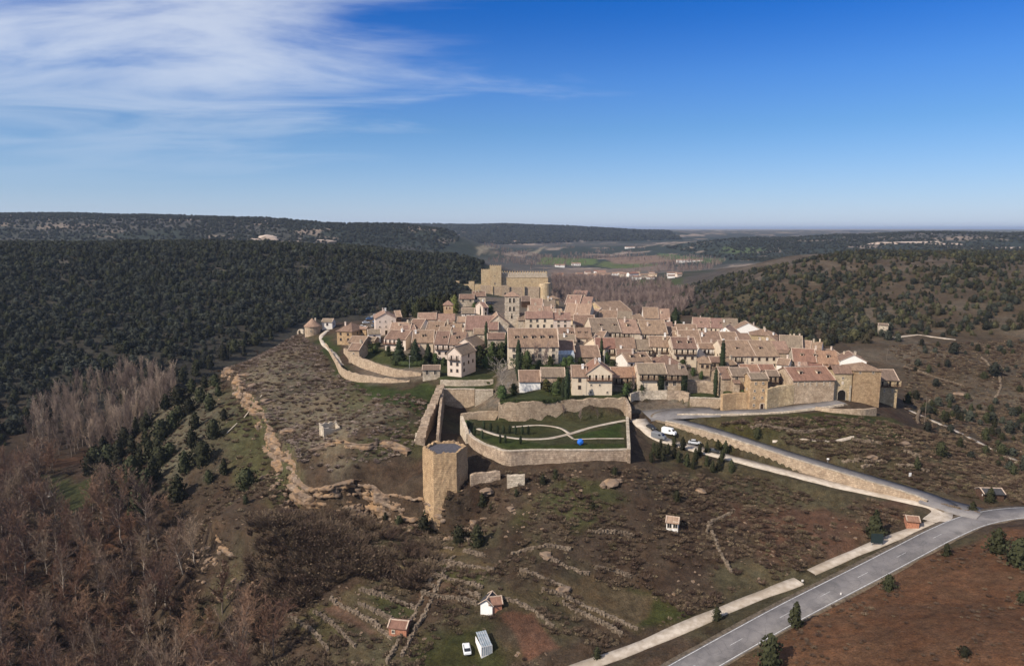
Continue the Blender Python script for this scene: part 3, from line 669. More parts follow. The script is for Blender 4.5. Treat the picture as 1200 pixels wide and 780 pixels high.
    if not hip and name == 'house' and L > 7 and r.random() < .6 and front == '-y':
        aw, ad, ah = L*r.uniform(.25, .5), r.uniform(1.8, 3.2), he*r.uniform(.45, .7); ax = r.choice((-1, 1))*(L/2-aw/2)*r.uniform(.7, 1)
        if not balc or abs(ax-balc[0]*L) > (aw+balc[1])/2:
            an = MB(); an.box(ax-aw/2, ax+aw/2, -W/2-ad, -W/2+.05, -deep, ah); ao = an.obj('annex', M[wall], o)
            ar = MB(); ar.add([(ax-aw/2-.3,-W/2-ad-.4,ah-.1),(ax+aw/2+.3,-W/2-ad-.4,ah-.1),(ax+aw/2+.3,-W/2,ah+ad*.42),(ax-aw/2-.3,-W/2,ah+ad*.42),(ax-aw/2-.3,-W/2-ad-.4,ah+.1),(ax+aw/2+.3,-W/2-ad-.4,ah+.1),(ax+aw/2+.3,-W/2,ah+ad*.42+.2),(ax-aw/2-.3,-W/2,ah+ad*.42+.2)], [(3,2,1,0),(4,5,6,7),(0,1,5,4),(1,2,6,5),(2,3,7,6),(3,0,4,7)]); ar.obj('annex_roof', M[r.choice(('tile_brown', 'tile_pink', roof))], ao)
    if balc:
        bx, bw = balc[0]*L, balc[1]; bm = M['wood_red'] if len(balc) > 2 and balc[2] == 'red' else M['wood_dark']
        gz = max(he-2.5, .4); dpt = 1.0
        b = MB(); b.box(-bw/2, bw/2, -dpt, -.02, -.16, 0); b.box(-bw/2+.1, bw/2-.1, -.06, .03, 0, 2.15, 1)
        n = max(2, int(bw/2.2))
        for k in range(n+1): xx = -bw/2+.06+(bw-.12)*k/n; b.box(xx-.06, xx+.06, -dpt, -dpt+.12, 0, 2.35)
        for k in range(n): xx = -bw/2+(bw)*(k+.5)/n; b.box(xx-.35, xx+.35, -.09, -.05, .1, 1.9, 2)
        bo = b.obj('balcony', [bm, M[wall], M['void']], o) if front == '-y' else None
        ra = MB(); ra.box(-bw/2, bw/2, -dpt-.03, -dpt+.03, .85, .95); ra.box(-bw/2, bw/2, -dpt-.02, -dpt+.02, .12, .2)
        nb = int(bw/.3)
        for k in range(nb): xx = -bw/2+bw*(k+.5)/nb; ra.box(xx-.05, xx+.05, -dpt-.02, -dpt+.02, .2, .85)
        if bo is None: bo = b.obj('balcony', [bm, M[wall], M['void']], o)
        ra.obj('railing', bm, bo)
        if front == '-y': bo.location = (bx, -W/2, gz)
        else: bo.location = (L/2, balc[0]*W, gz); bo.rotation_euler = (0, 0, math.pi/2)
    return o
def HF(label, x0, x1, yr, ye, yb, yaw=0, pitch=24, **kw):
    """eaves towards us: frame extents left, right, ridge, eaves, foot"""
    yaw += random.Random(x0*7+yb).uniform(-4, 4); xc = (x0+x1)/2; B = G(xc, yb); s = scale_at(B); Y = B.y; a = R(yaw)
    ze = zat(xc, ye, Y); he = max(2.3, ze-B.z); ze = B.z+he
    k = ray(xc, yr).z/ray(xc, yr).y; tp = math.tan(R(pitch))
    w = min(12, max(1.6, (CAM_H+k*Y-ze)/(tp-k))); Wd = 2*w
    L = max(3.0, ((x1-x0)*s-Wd*abs(math.sin(a)))/math.cos(a))
    n = Vector((math.sin(a), -math.cos(a), 0)); c = B-n*w
    return house(label, (c.x, c.y, B.z), L, Wd, he, he+w*tp, a, **kw)
def HG(label, x0, x1, ya, ye, yb, depth, yaw=0, **kw):
    """gable towards us"""
    xc = (x0+x1)/2; B = G(xc, yb); s = scale_at(B); Y = B.y; a = R(yaw)
    he = max(2.3, zat(xc, ye, Y)-B.z); hr = max(he+.5, zat(xc, ya, Y)-B.z)
    Wd = (x1-x0)*s/max(.5, math.cos(a)); n = Vector((math.sin(a), -math.cos(a), 0)); c = B-n*(depth/2)
    return house(label, (c.x, c.y, B.z), depth, Wd, he, hr, a-math.pi/2, front='+x', **kw)

# ------------------------------------------------------------------ the village, house by house
# west end, beside the car park
HF('low whitewashed shed with flat grey roof beside the round house', 377,390,373.5,377,386, wall='white', roof='tile_grey', chim=0, rows=1, name='shed', cat='shed')
HF('tall orange stone house with hipped roof at the bend of the wall path', 390,418,378,388,404, yaw=-18, wall='stone_ochre', hip=True, chim=1)
HF('windowless orange stone block right of the corner house with the hipped roof', 417,431,383,385,398, yaw=-18, wall='stone_ochre', roof='tile_pink', cols=1, chim=0)
HG('tall white gabled house beside the car park', 441,464,367,373,392,15, yaw=14, wall='pink', roof='tile_pink', win='s', chim=2)
HF('narrow shed with dark open side behind the tall white gabled house', 463,472,364,371,378, yaw=20, wall='wood_dark', roof='tile_pink', chim=0, rows=0, name='shed', cat='shed')
HF('small pink roofed house below the tall white gable', 457,481,378,386,396, wall='pink', roof='tile_pink')
HF('house with dark open gallery right of the tall white gable', 474,497,374,385,392, yaw=-8, wall='white', balc=(0.1,6))
HF('low white house wall between car park and red balconied house', 430,448,386,391,402, yaw=15, wall='white', roof='tile_grey', chim=0)
HF('house with red wooden balconies behind the dark garden trees', 446,481,387,397,411, yaw=-14, wall='pink', balc=(-.15,9,'red'), roof='tile_brown')
HF('little stone house with stacked roofs inside the corner of the wall', 405,430,394,401,409, yaw=-12, wall='stone_tan', chim=0)
HF('stone house standing on the west wall above the footpath', 406,424,402,410,425, yaw=-12, wall='stone_tan', roof='tile_brown', win='s')
HF('low tiled outbuilding beside the hedged garden', 425,441,395,399,405, yaw=-12, wall='stone_tan', roof='tile_grey', rows=0, chim=0, name='outbuilding', cat='outbuilding')
# around the brick tower
HF('long low hall with bright pink roof below the brick bell tower', 489,534,366.5,374,384, wall='cream', roof='tile_pink', chim=0, rows=1, win='n')
HF('cluttered brown roofed house in front of the pink roofed hall', 497,541,377,388,395, yaw=-4, wall='cream', dorm=2, chim=3)
HF('long brown roofed house behind the dark garden trees', 482,509,387,401,415, wall='cream', dorm=1, chim=2)
HF('house with two storeys of wooden galleries left of the pink gabled house', 508,546,388,403,421, wall='pink', balc=(-.12,10), dorm=2, chim=2)
HF('small square white house with dark opening under a brown roof near the brick tower', 541,556,361,367,377, wall='white', roof='tile_grey', balc=(0,5), chim=0)
HF('tiny white house with one window right of the brick tower', 535,546,371,377,386, wall='white', roof='tile_pink', rows=1, cols=1, chim=0)
HF('house with white columned porch below the castle wall', 538,556,345,350,359, wall='stone_pale', roof='tile_brown', chim=0, win='l', rows=1)
HF('small stone house beside the castle square', 553,570,341.5,347,357, wall='stone_pale', roof='tile_brown', yaw=6)
HF('narrow pink roofed house along the street up to the castle', 562,576,354,360,370, yaw=28, wall='pink', roof='tile_pink', chim=1)
# the pink house over the terraces
HG('pink house with wooden gallery and shaded right side above the grass terrace', 524,541,407,415,441,13, yaw=-24, wall='pink', roof='tile_grey', chim=0, cols=2, balc=(0,5.2), win='n')
HG('upper rear half of the stepped pink house', 533,556,397,405,424,12, yaw=-24, wall='pink', roof='tile_grey', chim=0)
# church nave and chapels
HF('large church nave with long brown roof left of the bell tower', 545,584,370,386,400, yaw=0, wall='stone_pale', roof='tile_pink', win='slit', rows=1, cols=3, chim=0, name='church_nave', cat='church', group='parts of the parish church')
HG('cream gabled transept of the church beside its bell tower', 571,596,369.5,380,396,14, yaw=4, wall='stone_pale', roof='tile_pink', chim=0, rows=0, name='church_transept', cat='church', group='parts of the parish church')
HF('low cream chapel below the church nave behind the tall cypress', 555,572,385,391,405, wall='stone_pale', chim=0, win='s', rows=1, cols=1, name='chapel', cat='chapel', group='parts of the parish church')
HF('small tiled sacristy between two cypresses', 571,593,390,397,410, wall='stone_pale', chim=0, win='s', rows=1, cols=1, name='chapel', cat='chapel', group='parts of the parish church')
HF('hipped chapel roof right under the church gable', 573,595,380.5,386,393, wall='stone_pale', hip=True, chim=0, rows=0, name='chapel', cat='chapel', group='parts of the parish church')
HF('grey roofed side aisle right of the bell tower', 607,618,367,375,390, wall='stone_pale', roof='tile_grey', chim=0, rows=2, cols=1, win='s', name='church_aisle', cat='church', group='parts of the parish church')
# north side of the square
HF('long white town hall with pink roof and small iron balconies on the square', 615,669,365,373,391, wall='cream', roof='tile_pink', win='l', rows=2, cols=6, chim=3, sidewin=False)
HF('pale roofed house below the castle bastion', 622,651,350,357,363, wall='stone_pale', roof='tile_pink', chim=3)
HF('pale roofed house directly behind the town hall', 619,652,358,364,369, yaw=2, wall='stone_pale', roof='tile_pink', chim=3)
HF('bare stone block house beside the castle bastion', 643,657,346.5,350,361, yaw=20, wall='stone_gold', hip=True, rows=1, cols=1, chim=0, win='s')
HF('dark shed with mossy green roof behind the bell tower', 611,622,347,353,360, wall='wood_dark', roof='tile_grey', chim=0, rows=0, name='shed', cat='shed')
HF('pale hipped roof house at the back edge beside the valley', 657,697,346,357,363, yaw=-14, wall='stone_pale', roof='tile_pink', chim=2)
HF('broad pink roofed house at the corner right of the town hall', 655,696,355,370,380, yaw=-12, wall='cream', roof='tile_pink', chim=3)
HF('big house with blank yellow gable at the back edge of the village', 697,752,353,365,377, yaw=30, wall='stone_gold', roof='tile_brown', rows=1, cols=4, chim=0, win='s', sidewin=False, split=False)
HF('house with open gallery at the corner below the pink roofs', 671,698,369,381,388, yaw=-6, wall='cream', balc=(0,9), chim=1)
HF('dormered brown roof house right of the mansion', 655,694,384,396,403, yaw=-3, wall='cream', dorm=4, chim=2)
HF('long house with broad brown roof and three roof windows in the village middle', 692,752,372,389,402, wall='cream', dorm=3, chim=2, balc=(.12,9), win='n')
HF('house with wide wooden gallery at the right end of the long brown roof', 750,783,375,391,403, wall='cream', balc=(-.15,7), chim=1)
HF('red roofed house with cream gable and long carved gallery', 697,765,396,408,421, yaw=0, wall='cream', roof='tile_red', balc=(.1,20), chim=2)
HG('cream blank gable house left of the red roofed gallery house', 685,703,396,403,410,9, yaw=-20, wall='cream', roof='tile_red', rows=0, chim=0)
HF('low brown roofed barn behind the small glasshouse', 672,704,405,418,426, wall='stone_tan', chim=0, rows=1, win='s', name='barn', cat='barn')
HF('brown roofed house with the glasshouse built against it', 650,674,399,412,424, wall='stone_tan', chim=0, rows=1)
# mansion and cottages of the front
HF('grand old mansion with steep brown roof, dormers and white chimneys', 595,655,385,406,428, pitch=32, wall='cream', roof='tile_brown', dorm=5, chim=0, win='l', cols=7, rows=2, name='mansion', cat='mansion')
HF('white cottage with brown roof beside the bare pale tree', 608,634,434,447,458, wall='render_white', roof='tile_brown', chim=0, rows=1, cols=1, win='l', name='cottage', cat='cottage')
HF('ivy grown cottage right of the white one', 634,662,431,441,452, wall='stone_rough', roof='tile_grey', chim=0, rows=1, name='cottage', cat='cottage')
HG('gabled house with red roof, wooden gallery and arched doorway on the front wall', 687,717,427,437.5,463,13, wall='cream', roof='tile_red', chim=2, balc=(0,9.5,'red'), cols=3, win='s')
HF('lower left wing of the gabled gallery house', 669,688,428,441,463, wall='cream', roof='tile_brown', chim=1)
HF('long red roofed right wing of the gabled gallery house', 717,753,430,441.5,455, wall='stone_tan', roof='tile_red', balc=(0,11), chim=0)
HF('house with blank white gable behind the red roofed wing', 730,768,413,423,435, yaw=12, wall='white', chim=1, dorm=2)
HF('long dark galleried house with two clipped columns of ivy behind the bright wall', 747,806,426,437.5,458, wall='stone_tan', roof='tile_grey', balc=(0,18), chim=2, win='l', rows=2, cols=6)
HF('hipped brown roof house behind the ivy columns', 767,801,416,428,434, wall='stone_tan', hip=True, chim=1)
HF('house with open wooden gallery, left of a matching pair', 758,787,394,406,422, yaw=-5, wall='cream', balc=(0,9), chim=2)
HF('house with open wooden gallery, right of a matching pair', 787,817,395,408,430, wall='cream', balc=(0,9.5), dorm=2, chim=2)
HF('brown roof house behind the left galleried house', 765,796,383,395,401, yaw=-6, wall='cream', chim=2)
HF('wide brown roof house behind the right galleried house', 795,847,387,401,410, yaw=-5, wall='cream', chim=3)
HF('pink roofed house left of the big dark conifer', 751,788,360,373,381, yaw=-10, wall='white', roof='tile_pink', chim=1)
HF('very broad pink roof with many dormers right of the dark conifer', 809,868,365,384,391, yaw=-10, wall='cream', roof='tile_pink', dorm=4, chim=4)
HG('low white gable house in front of the broad pink roof', 839,859,383,392,398,12, yaw=-30, wall='render_white', roof='tile_pink', rows=0, chim=0)
HG('white gabled house at the right end of the broad pink roof', 860,893,378.5,387,392,12, yaw=-8, wall='render_white', roof='tile_brown', rows=0, chim=1)
HF('brown roof house between the two white gables and the long balconied house', 847,882,389,400,406, yaw=0, wall='cream', roof='tile_brown', chim=2)
HF('square stone house with low hipped roof near the back edge', 879,912,386,392.5,404, yaw=-10, wall='stone_gold', hip=True, rows=1, cols=2, chim=2, win='s')
HF('small stone corner house with hipped roof left of the leaning cypress', 817,834,417,425,440, yaw=-8, wall='stone_tan', hip=True, cols=2, chim=0)
HF('narrow house with tiny balcony beside the leaning cypress', 832,848,418,424,440, wall='stone_tan', balc=(0,4), chim=0)
HF('little white house with dark loggia above the hipped corner house', 819,844,402,408,420, yaw=-5, wall='white', balc=(.1,6), chim=1)
HF('long house with brown roof, balconies and square windows right of the leaning cypress', 848,914,399,417,431, yaw=2, wall='cream', dorm=2, balc=(-.3,8), cols=7, chim=2)
HF('tan roofed house at the back edge right of the square stone house', 907,946,393,407,416, yaw=-22, wall='stone_tan', roof='tile_grey', chim=3)
HF('brown roofed house with white end wall near the back edge', 925,968,399,411,420, yaw=-24, wall='white', roof='tile_brown', chim=2)
HF('long white walled house with weathered brown roof behind the gate', 925,986,409,424,436, yaw=-15, wall='white', roof='tile_red', dorm=3, chim=2, cols=6)
HF('big house with red brown roof standing on the town wall left of the gate', 925,979,430,445,472, yaw=6, wall='stone_tan', roof='tile_red', chim=1, dorm=2, cols=6, rows=1, win='slit', sidewin=False, split=False)
HG('white gable house behind the gate tower', 986,1013,416,423,434,13, yaw=-14, wall='render_white', roof='tile_brown', rows=1, cols=1, win='s', chim=2)
# houses on the eastern wall
HF('house with white glazed gallery on the wall', 857,879,431,440,459, wall='stone_tan', roof='tile_grey', chim=0, rows=1, cols=2, win='l')
HF('tall narrow stone house rising from the road edge', 877,899,437,443.5,480, wall='stone_ochre', roof='tile_grey', chim=0, win='s', cols=2, rows=4, deep=2)
HF('narrow house with dark opening between tall stone house and little red roof', 898,912,434,440,463, wall='stone_tan', roof='tile_grey', balc=(0,3.4), chim=0)
HF('tiny red roofed lean-to on the town wall', 911,924,436,446,455, wall='stone_pale', roof='tile_red', chim=0, rows=1, win='s')
HF('brown roofed stone hut right beside the leaning cypress', 845,859,430,443,458, wall='stone_tan', roof='tile_brown', rows=1, cols=1, chim=0)
HF('small red roofed house in the second row above the glazed gallery', 868,890,427,434,441, wall='cream', roof='tile_red', chim=1, rows=1)
HF('small red brown roof between two white walls above the narrow house', 889,908,427,433,441, wall='cream', roof='tile_red', chim=0, rows=1)
# fillers seen only as bits of roof between the others
HF('brown roof showing between the mansion and the dormered house', 655,675,392,400,408, wall='cream', roof='tile_grey', chim=1)
HF('pale roofed house between transept and town hall square', 596,616,391,398,404, wall='cream', roof='tile_pink', chim=1)
HF('roof tucked in behind the long house of three roof windows', 700,742,364,372,380, yaw=-8, wall='cream', roof='tile_brown', chim=2)
HF('roof tucked in left of the dark conifer below the pink roofed house', 752,790,376,384,390, yaw=-5, wall='cream', roof='tile_brown', chim=2)
HF('brown roof below the dark conifer', 790,818,380,388,394, yaw=-5, wall='cream', roof='tile_brown', chim=2)
HF('low roof between the red gallery house and the white gable house', 722,742,409,416,424, wall='cream', roof='tile_brown', chim=1)
HF('roof filling the gap behind the long balconied house', 880,925,399,409,416, yaw=-8, wall='stone_tan', roof='tile_brown', chim=2)
HF('low roof behind the red brown house on the town wall', 940,984,420,430,438, yaw=-8, wall='white', roof='tile_red', chim=1)
HF('low brown roof left of the church nave', 512,548,383,391,400, yaw=-3, wall='cream', roof='tile_brown', chim=2)
HF('small pale house squeezed between the bastion and the town hall', 648,668,362,369,375, yaw=24, wall='stone_pale', roof='tile_pink', chim=2)
HF('little house turned sideways behind the corner gallery house', 684,704,362,369,376, yaw=-38, wall='cream', roof='tile_pink', chim=1)
HF('low tiled house between the yellow gable and the dark conifer', 738,760,368,374,380, yaw=26, wall='cream', roof='tile_brown', chim=1)
HF('sideways roof below the broad pink roof', 806,832,389,396,402, yaw=32, wall='cream', roof='tile_pink', chim=1)
HF('sideways brown roof right of the long house of three roof windows', 776,800,388,396,403, yaw=-34, wall='cream', roof='tile_brown', chim=1)
HF('small house turned sideways beside the square stone house', 902,925,392,399,407, yaw=30, wall='stone_tan', roof='tile_brown', chim=1)
HF('low white house behind the tiny red lean-to', 905,928,420,427,437, yaw=-30, wall='white', roof='tile_brown', chim=1)
HF('brown roof squeezed behind the glazed gallery house', 846,868,420,427,436, yaw=20, wall='cream', roof='tile_brown', chim=1)
HF('narrow roof between the two halves of the brown garden row', 470,492,381,388,396, yaw=22, wall='white', roof='tile_pink', chim=1)
HF('roof turned sideways between the dormered house and the barn', 690,712,388,396,404, yaw=-28, wall='cream', roof='tile_brown', chim=1)
HF('small red roof above the house with the blank white gable', 735,757,404,411,419, yaw=-22, wall='cream', roof='tile_red', chim=1)
HF('tiled house at the village edge behind the white gable of the gate', 965,990,409,416,424, yaw=28, wall='white', roof='tile_brown', chim=1)
HF('little house at the castle end of the pale roofs', 668,690,340,346,352, yaw=-20, wall='stone_pale', roof='tile_pink', chim=0)

# ------------------------------------------------------------------ walls
def wall(label, pts, thick=.9, mat='stone_rough', rag=.25, cap=None, name='stone_wall', cat='wall', group=None, smooth_n=4, height=None, seed=1, bury=.6, on_ground=False):
    r = random.Random(seed); P = [W(*p) for p in pts] if not isinstance(pts[0], Vector) else pts
    if len(P) > 2 and smooth_n: P = smooth_line(P, smooth_n)
    Q = [P[0]]
    for a, b in zip(P[:-1], P[1:]):
        n = max(1, int((b-a).length/1.3)); Q += [a.lerp(b, (k+1)/n) for k in range(n)]
    n = len(Q); xs = np.array([q.x for q in Q]); ys = np.array([q.y for q in Q])
    c = sum(Q, Vector())/n; vs = []; cv = []; off = thick*.5+.7
    for i, q in enumerate(Q):
        t = Q[min(i+1, n-1)]-Q[max(i-1, 0)]; t.z = 0; t.normalize(); s = Vector((t.y, -t.x, 0))
        b = min(hf1(q.x+s.x*k, q.y+s.y*k) for k in (-off, 0, off))-bury
        z = q.z+r.uniform(-rag, rag*.5)
        if height is not None: z = hf1(q.x, q.y)+height+r.uniform(-rag, rag*.5)
        j = r.uniform(-.06, .06)
        for k, zz in ((-thick/2-.12+j, b), (-thick/2+j, z), (thick/2+j, z-r.uniform(0, rag*.5)), (thick/2+.12+j, b)): vs.append(Vector((q.x, q.y, 0))+s*k+Vector((0, 0, zz))-Vector((c.x, c.y, 0)))
        for k, zz in ((-thick/2-.12, z-.06), (-thick/2-.12, z+.16), (thick/2+.12, z+.16), (thick/2+.12, z-.06)): cv.append(Vector((q.x, q.y, 0))+s*k+Vector((0, 0, zz))-Vector((c.x, c.y, 0)))
    fs = []
    for i in range(n-1):
        a, b = i*4, i*4+4; fs += [(a, a+1, b+1, b), (a+1, a+2, b+2, b+1), (a+2, a+3, b+3, b+2)]
    fs += [(0, 3, 2, 1), (n*4-4, n*4-3, n*4-2, n*4-1)]
    mb = MB(); mb.add(vs, fs); o = mb.obj(name, M[mat], None, (c.x, c.y, 0)); tag(o, label, cat, group, 'thing')
    if cap:
        mb = MB(); mb.add(cv, [(a+1, a, b, b+1) if 0 else (a+k, a+(k+1) % 4, b+(k+1) % 4, b+k) for a, b in ((i*4, i*4+4) for i in range(n-1)) for k in range(4)]+[(0,3,2,1),(n*4-4,n*4-3,n*4-2,n*4-1)]); mb.obj('coping', M[cap], o)
    return o
TW = 'old walls round the village'
wall('low pale wall on the grass strip under the pink house', [(516,444.5,6.3),(540,445.3,6.3),(578,444.3,6.3)], .6, 'stone_pale', .15, group=TW, smooth_n=0)
wall('curved retaining wall with pale coping below the walled garden', [(548,503,-.1),(553,511,-.1),(566,519,-.1),(580,524,-.1),(594,528,-.1),(616,527,-.1),(640,526.5,-.1),(690,527,-.1),(737,526,-.1)], .9, 'stone_rough', .08, 'stone_pale', group=TW)
wall('straight side wall closing the garden lawn beside the gravel road', [(737,526,.3),(736,508,.3),(735,488,.6)], .8, 'stone_rough', .1, 'stone_pale', group=TW, smooth_n=0)
wall('long ivy topped terrace wall above the walled garden', [(584,470,6.2),(612,470.5,6.2),(640,469,6.2),(668,467.5,6.2),(700,466,6.2),(733,465,6.2)], 1.0, 'stone_tan', .55, group=TW)
wall('short end wall of the upper terrace beside the gravel road', [(733,465,6.2),(738,476,3.5),(738,487,1.2)], 1.0, 'stone_rough', .3, group=TW, smooth_n=0)
wall('square pale retaining wall left of two under the grass strip', [(518,455.5,4.5),(556,455.5,4.5)], 1.0, 'stone_tan', .08, 'stone_pale', group=TW)
wall('square pale retaining wall right of two under the grass strip', [(556.5,456.5,4.3),(578,456.5,4.3)], 1.2, 'stone_pale', .08, 'stone_pale', group=TW)
wall('low tan wall between the square walls and the garden', [(540,484,.9),(560,482,1.1),(585,481,1.3)], .8, 'stone_tan', .2, group=TW)
wall('bright pale section of wall above the road bend', [(738,461,5.7),(748,458,5.9),(765,457,5.9),(782,457,5.9)], 1.0, 'stone_pale', .1, group=TW)
wall('rough brown section of wall right of the bright one', [(782.5,457.2,5.9),(796,457.5,5.9),(808,460,5.7)], 1.1, 'stone_rough', .15, group=TW)
wall('lower orange wall with white coping beside the road bend', [(808.5,465.5,4.3),(826,466,4.3),(846,467,4.3)], 1.0, 'stone_tan', .1, 'stone_pale', group=TW)
wall('upper garden wall under the hipped corner house', [(806,446,8.6),(826,446,8.6),(846,449,8.4)], 1.0, 'stone_rough', .2, group=TW)
wall('orange rubble wall below the glazed gallery house', [(846,461.5,7.2),(862,460,7.3),(878,460,7.3)], 1.2, 'stone_ochre', .2, group=TW)
wall('high town wall with weathered face left of the gate', [(898,455,9.2),(912,452,9.6),(930,450,9.9)], 1.2, 'stone_gold', .3, group=TW)
wall('terrace wall with a small opening below the gate', [(956,476,3.6),(968,478,3.6),(985,479,3.7),(1008,479,3.8),(1026,477.5,3.4)], .9, 'stone_tan', .12, group=TW)
wall('high western town wall below the orange stone houses', [(404,407,9.4),(412,414,8.8),(421,418,8.4),(440,425,7.6),(455,430,7.2),(470,433.5,6.9),(494,436.5,6.4)], 1.1, 'stone_tan', .3, group=TW)
wall('low outer parapet along the western footpath', [(381,401,8.6),(388,412,7.4),(394,421,6.2),(401,431,5.2),(418,437,4.7),(440,440.5,4.4),(462,444,4.1),(480,445.5,4.0)], .7, 'stone_tan', .5, group=TW)
wall('ruined thick wall running down to the big tower', [(517,449,5.6),(512,462,4.8),(505,476,3.4),(499,490,2.0),(495,503,.4),(492,514,-1.2)], 3.0, 'stone_rough', 1.1, name='ruined_wall', group=TW, seed=4)
wall('tall narrow wall shading the yard beside the ruined wall', [(519,456,4.6),(516,475,3.8),(514,495,2.4),(513,508,1.0)], .9, 'stone_rough', .5, name='ruined_wall', group=TW, seed=5)
wall('broken wall stub between yard and garden', [(541,487,2.6),(545,498,1.8),(548,506,.6)], 1.0, 'stone_pale', .5, name='ruined_wall', group=TW, seed=6)
wall('pale broken wall ends left of the big tower', [(488,506,-.6),(485,521,-3.2),(481,541,-7.0)], .5, 'stone_pale', .3, name='ruined_wall', group=TW, seed=8)
wall('rough rubble wall right of the big tower below the garden', [(551,556,-4.8),(565,553,-4.3),(586,551,-4.0)], 1.2, 'stone_rough', .4, name='ruined_wall', group=TW, seed=9)
wall('pale square patch of masonry below the garden wall', [(594,556,-4.6),(615,556,-4.6)], 1.2, 'stone_pale', .2, name='ruined_wall', group=TW, seed=10)
# retaining wall between the two roads, and the kerb wall of the upper one
def offset_line(line, d, dz=0.0):
    L = [Vector(p) for p in line]; out = []
    for i, p in enumerate(L):
        t = L[min(i+1, len(L)-1)]-L[max(i-1, 0)]; t.z = 0; t.normalize(); out.append(p+Vector((t.y, -t.x, 0))*d+Vector((0, 0, dz)))
    return out
up = ROAD_UP
wall('long orange retaining wall between the asphalt road and the gravel road', offset_line(up[5:34], -3.9, .55), .7, 'stone_tan', .12, 'stone_pale', smooth_n=0)
wall('low stone kerb wall along the grassy edge of the road to the gate', offset_line(up[42:66], 3.7, .5), .5, 'stone_pale', .15, smooth_n=0)

# dry stone terrace walls on the slope
def dry_wall(label, px, seed, h=.8):
    """rows of loose laid stones"""
    r = random.Random(seed); P = smooth_line([G(*q) for q in px], 5); mb = MB(); c = P[0].copy(); acc = 0
    for a, b in zip(P[:-1], P[1:]):
        n = max(1, int((b-a).length/.42)); t = (b-a).normalized(); s = Vector((t.y, -t.x, 0))
        for k in range(n):
            q = a.lerp(b, k/n); g_ = hf1(q.x, q.y); acc += .42; gone = float(vnoise(np.array([acc/5.0+seed]), np.array([.3]))[0])
            if gone < .2: continue
            for row in range(2 if gone < .6 else 3):
                w = [r.uniform(.2, .42) for _ in range(3)]; o = q+s*r.uniform(-.3, .3); z = g_-.15+row*.36+r.uniform(-.08, .08); ang = r.uniform(0, 3.1); ca, sa = math.cos(ang), math.sin(ang); vs = []
                for dz in (-1, 1):
                    for dx, dy in ((-1, -1), (1, -1), (1, 1), (-1, 1)): x, y = dx*w[0]*r.uniform(.7, 1.1), dy*w[1]*r.uniform(.7, 1.1); vs.append((o.x-c.x+x*ca-y*sa, o.y-c.y+x*sa+y*ca, z-c.z+dz*w[2]*r.uniform(.6, 1)))
                mb.add(vs, [(3,2,1,0),(4,5,6,7),(0,1,5,4),(1,2,6,5),(2,3,7,6),(3,0,4,7)])
    return tag(mb.obj('dry_stone_wall', M['stone_dry'], None, c), label, 'wall', 'dry stone walls on the slopes', 'thing')
DW = list(STEPS_PX)+[((520,652),(500,690),(470,745),(452,778)),((532,652),(512,690),(486,740),(470,770)),((830,612),(845,650),(858,672)),((858,600),(835,612),(828,625)),((880,500),(930,506),(968,504)),((1090,470),(1075,488),(1080,500)),((1060,430),(1090,440),(1130,452)),((1150,420),(1172,445),(1165,470)),((1094,590),(1120,596),(1150,602))]
WHERE = ['above the terraced gardens','on the topmost garden step','beside the gully above the plots','across the upper plots','between the third and lowest garden steps','in the middle of the left plots','left of the narrow brown plot','in the scrub above the green field','below the green field','on the second garden step','on the third garden step','on the lowest garden step','at the upper plots left of the gully','beside the narrow brown plot','at the far left plot','across the green field by the path','in the scrub left of the white hut','in the scrub below the white hut','beside the red brown plot','at the top of the scrubby terraces','above the white hut','on the stony east slope','above the junction','in the middle of the east slope','under the rock spur',
 'left of the gully path','right of the gully path','running down towards the gravel path','bending round the bare slope','across the grass below the gate','up the far right gully','below the lone cube hut','by the path on the right hillside','along the road at the junction']
for i, l in enumerate(DW): dry_wall('tumbled dry stone wall '+WHERE[i], l, 20+i)

# ------------------------------------------------------------------ the big polygonal tower in front
def prism_tower(label, base, Rr, n, rot, ztop, mat, rag=.5, platform=None, name='tower', zb=None, segs=9, wall_t=.9, wins=(), plat_drop=.8):
    r = random.Random(3); o = empty(name, base); tag(o, label, 'tower')
    ring = []
    for k in range(n):
        a0, a1 = rot+2*math.pi*k/n, rot+2*math.pi*(k+1)/n
        for j in range(segs):
            t = j/segs; ring.append((Rr*(math.cos(a0)*(1-t)+math.cos(a1)*t), Rr*(math.sin(a0)*(1-t)+math.sin(a1)*t)))
    m = len(ring); zb = -4 if zb is None else zb; H = ztop-base[2]; mb = MB(); tops = [H+r.uniform(-rag, rag*.3) for _ in ring]; sc = (Rr-wall_t)/Rr
    lv = 18; vs = []
    for i, (x, y) in enumerate(ring):
        for j in range(lv): t = j/(lv-1); b = 1+.03*(1-t); w = 1+r.uniform(-.011, .011); vs.append((x*b*w, y*b*w, zb+(tops[i]-zb)*t))
        vs.append((x*sc, y*sc, tops[i]-.1)); vs.append((x*sc, y*sc, H-plat_drop-.3))
    st = lv+2; fs = []
    for i in range(m):
        a, b = i*st, ((i+1) % m)*st
        for j in range(lv+1): fs.append((a+j, b+j, b+j+1, a+j+1))
    mb.add(vs, fs); mb.obj('wall', M[mat], o)
    p = MB(); p.add([(x*sc*1.02, y*sc*1.02, H-plat_drop+r.uniform(-.05, .05)) for x, y in ring], [tuple(range(m))]); p.obj('roof_platform', M[platform or 'slate'], o)
    return o
simple('slate', (.075, .07, .078), .3, 1.5)
tb = Vector((W(523, 560, -6).x-.6, 199.6, -15.0))
prism_tower('big ochre stone tower with polygonal walls and flat slate top below the garden', tb, 6.7, 6, R(5), 2.7, 'stone_ochre', .7, zb=-6)

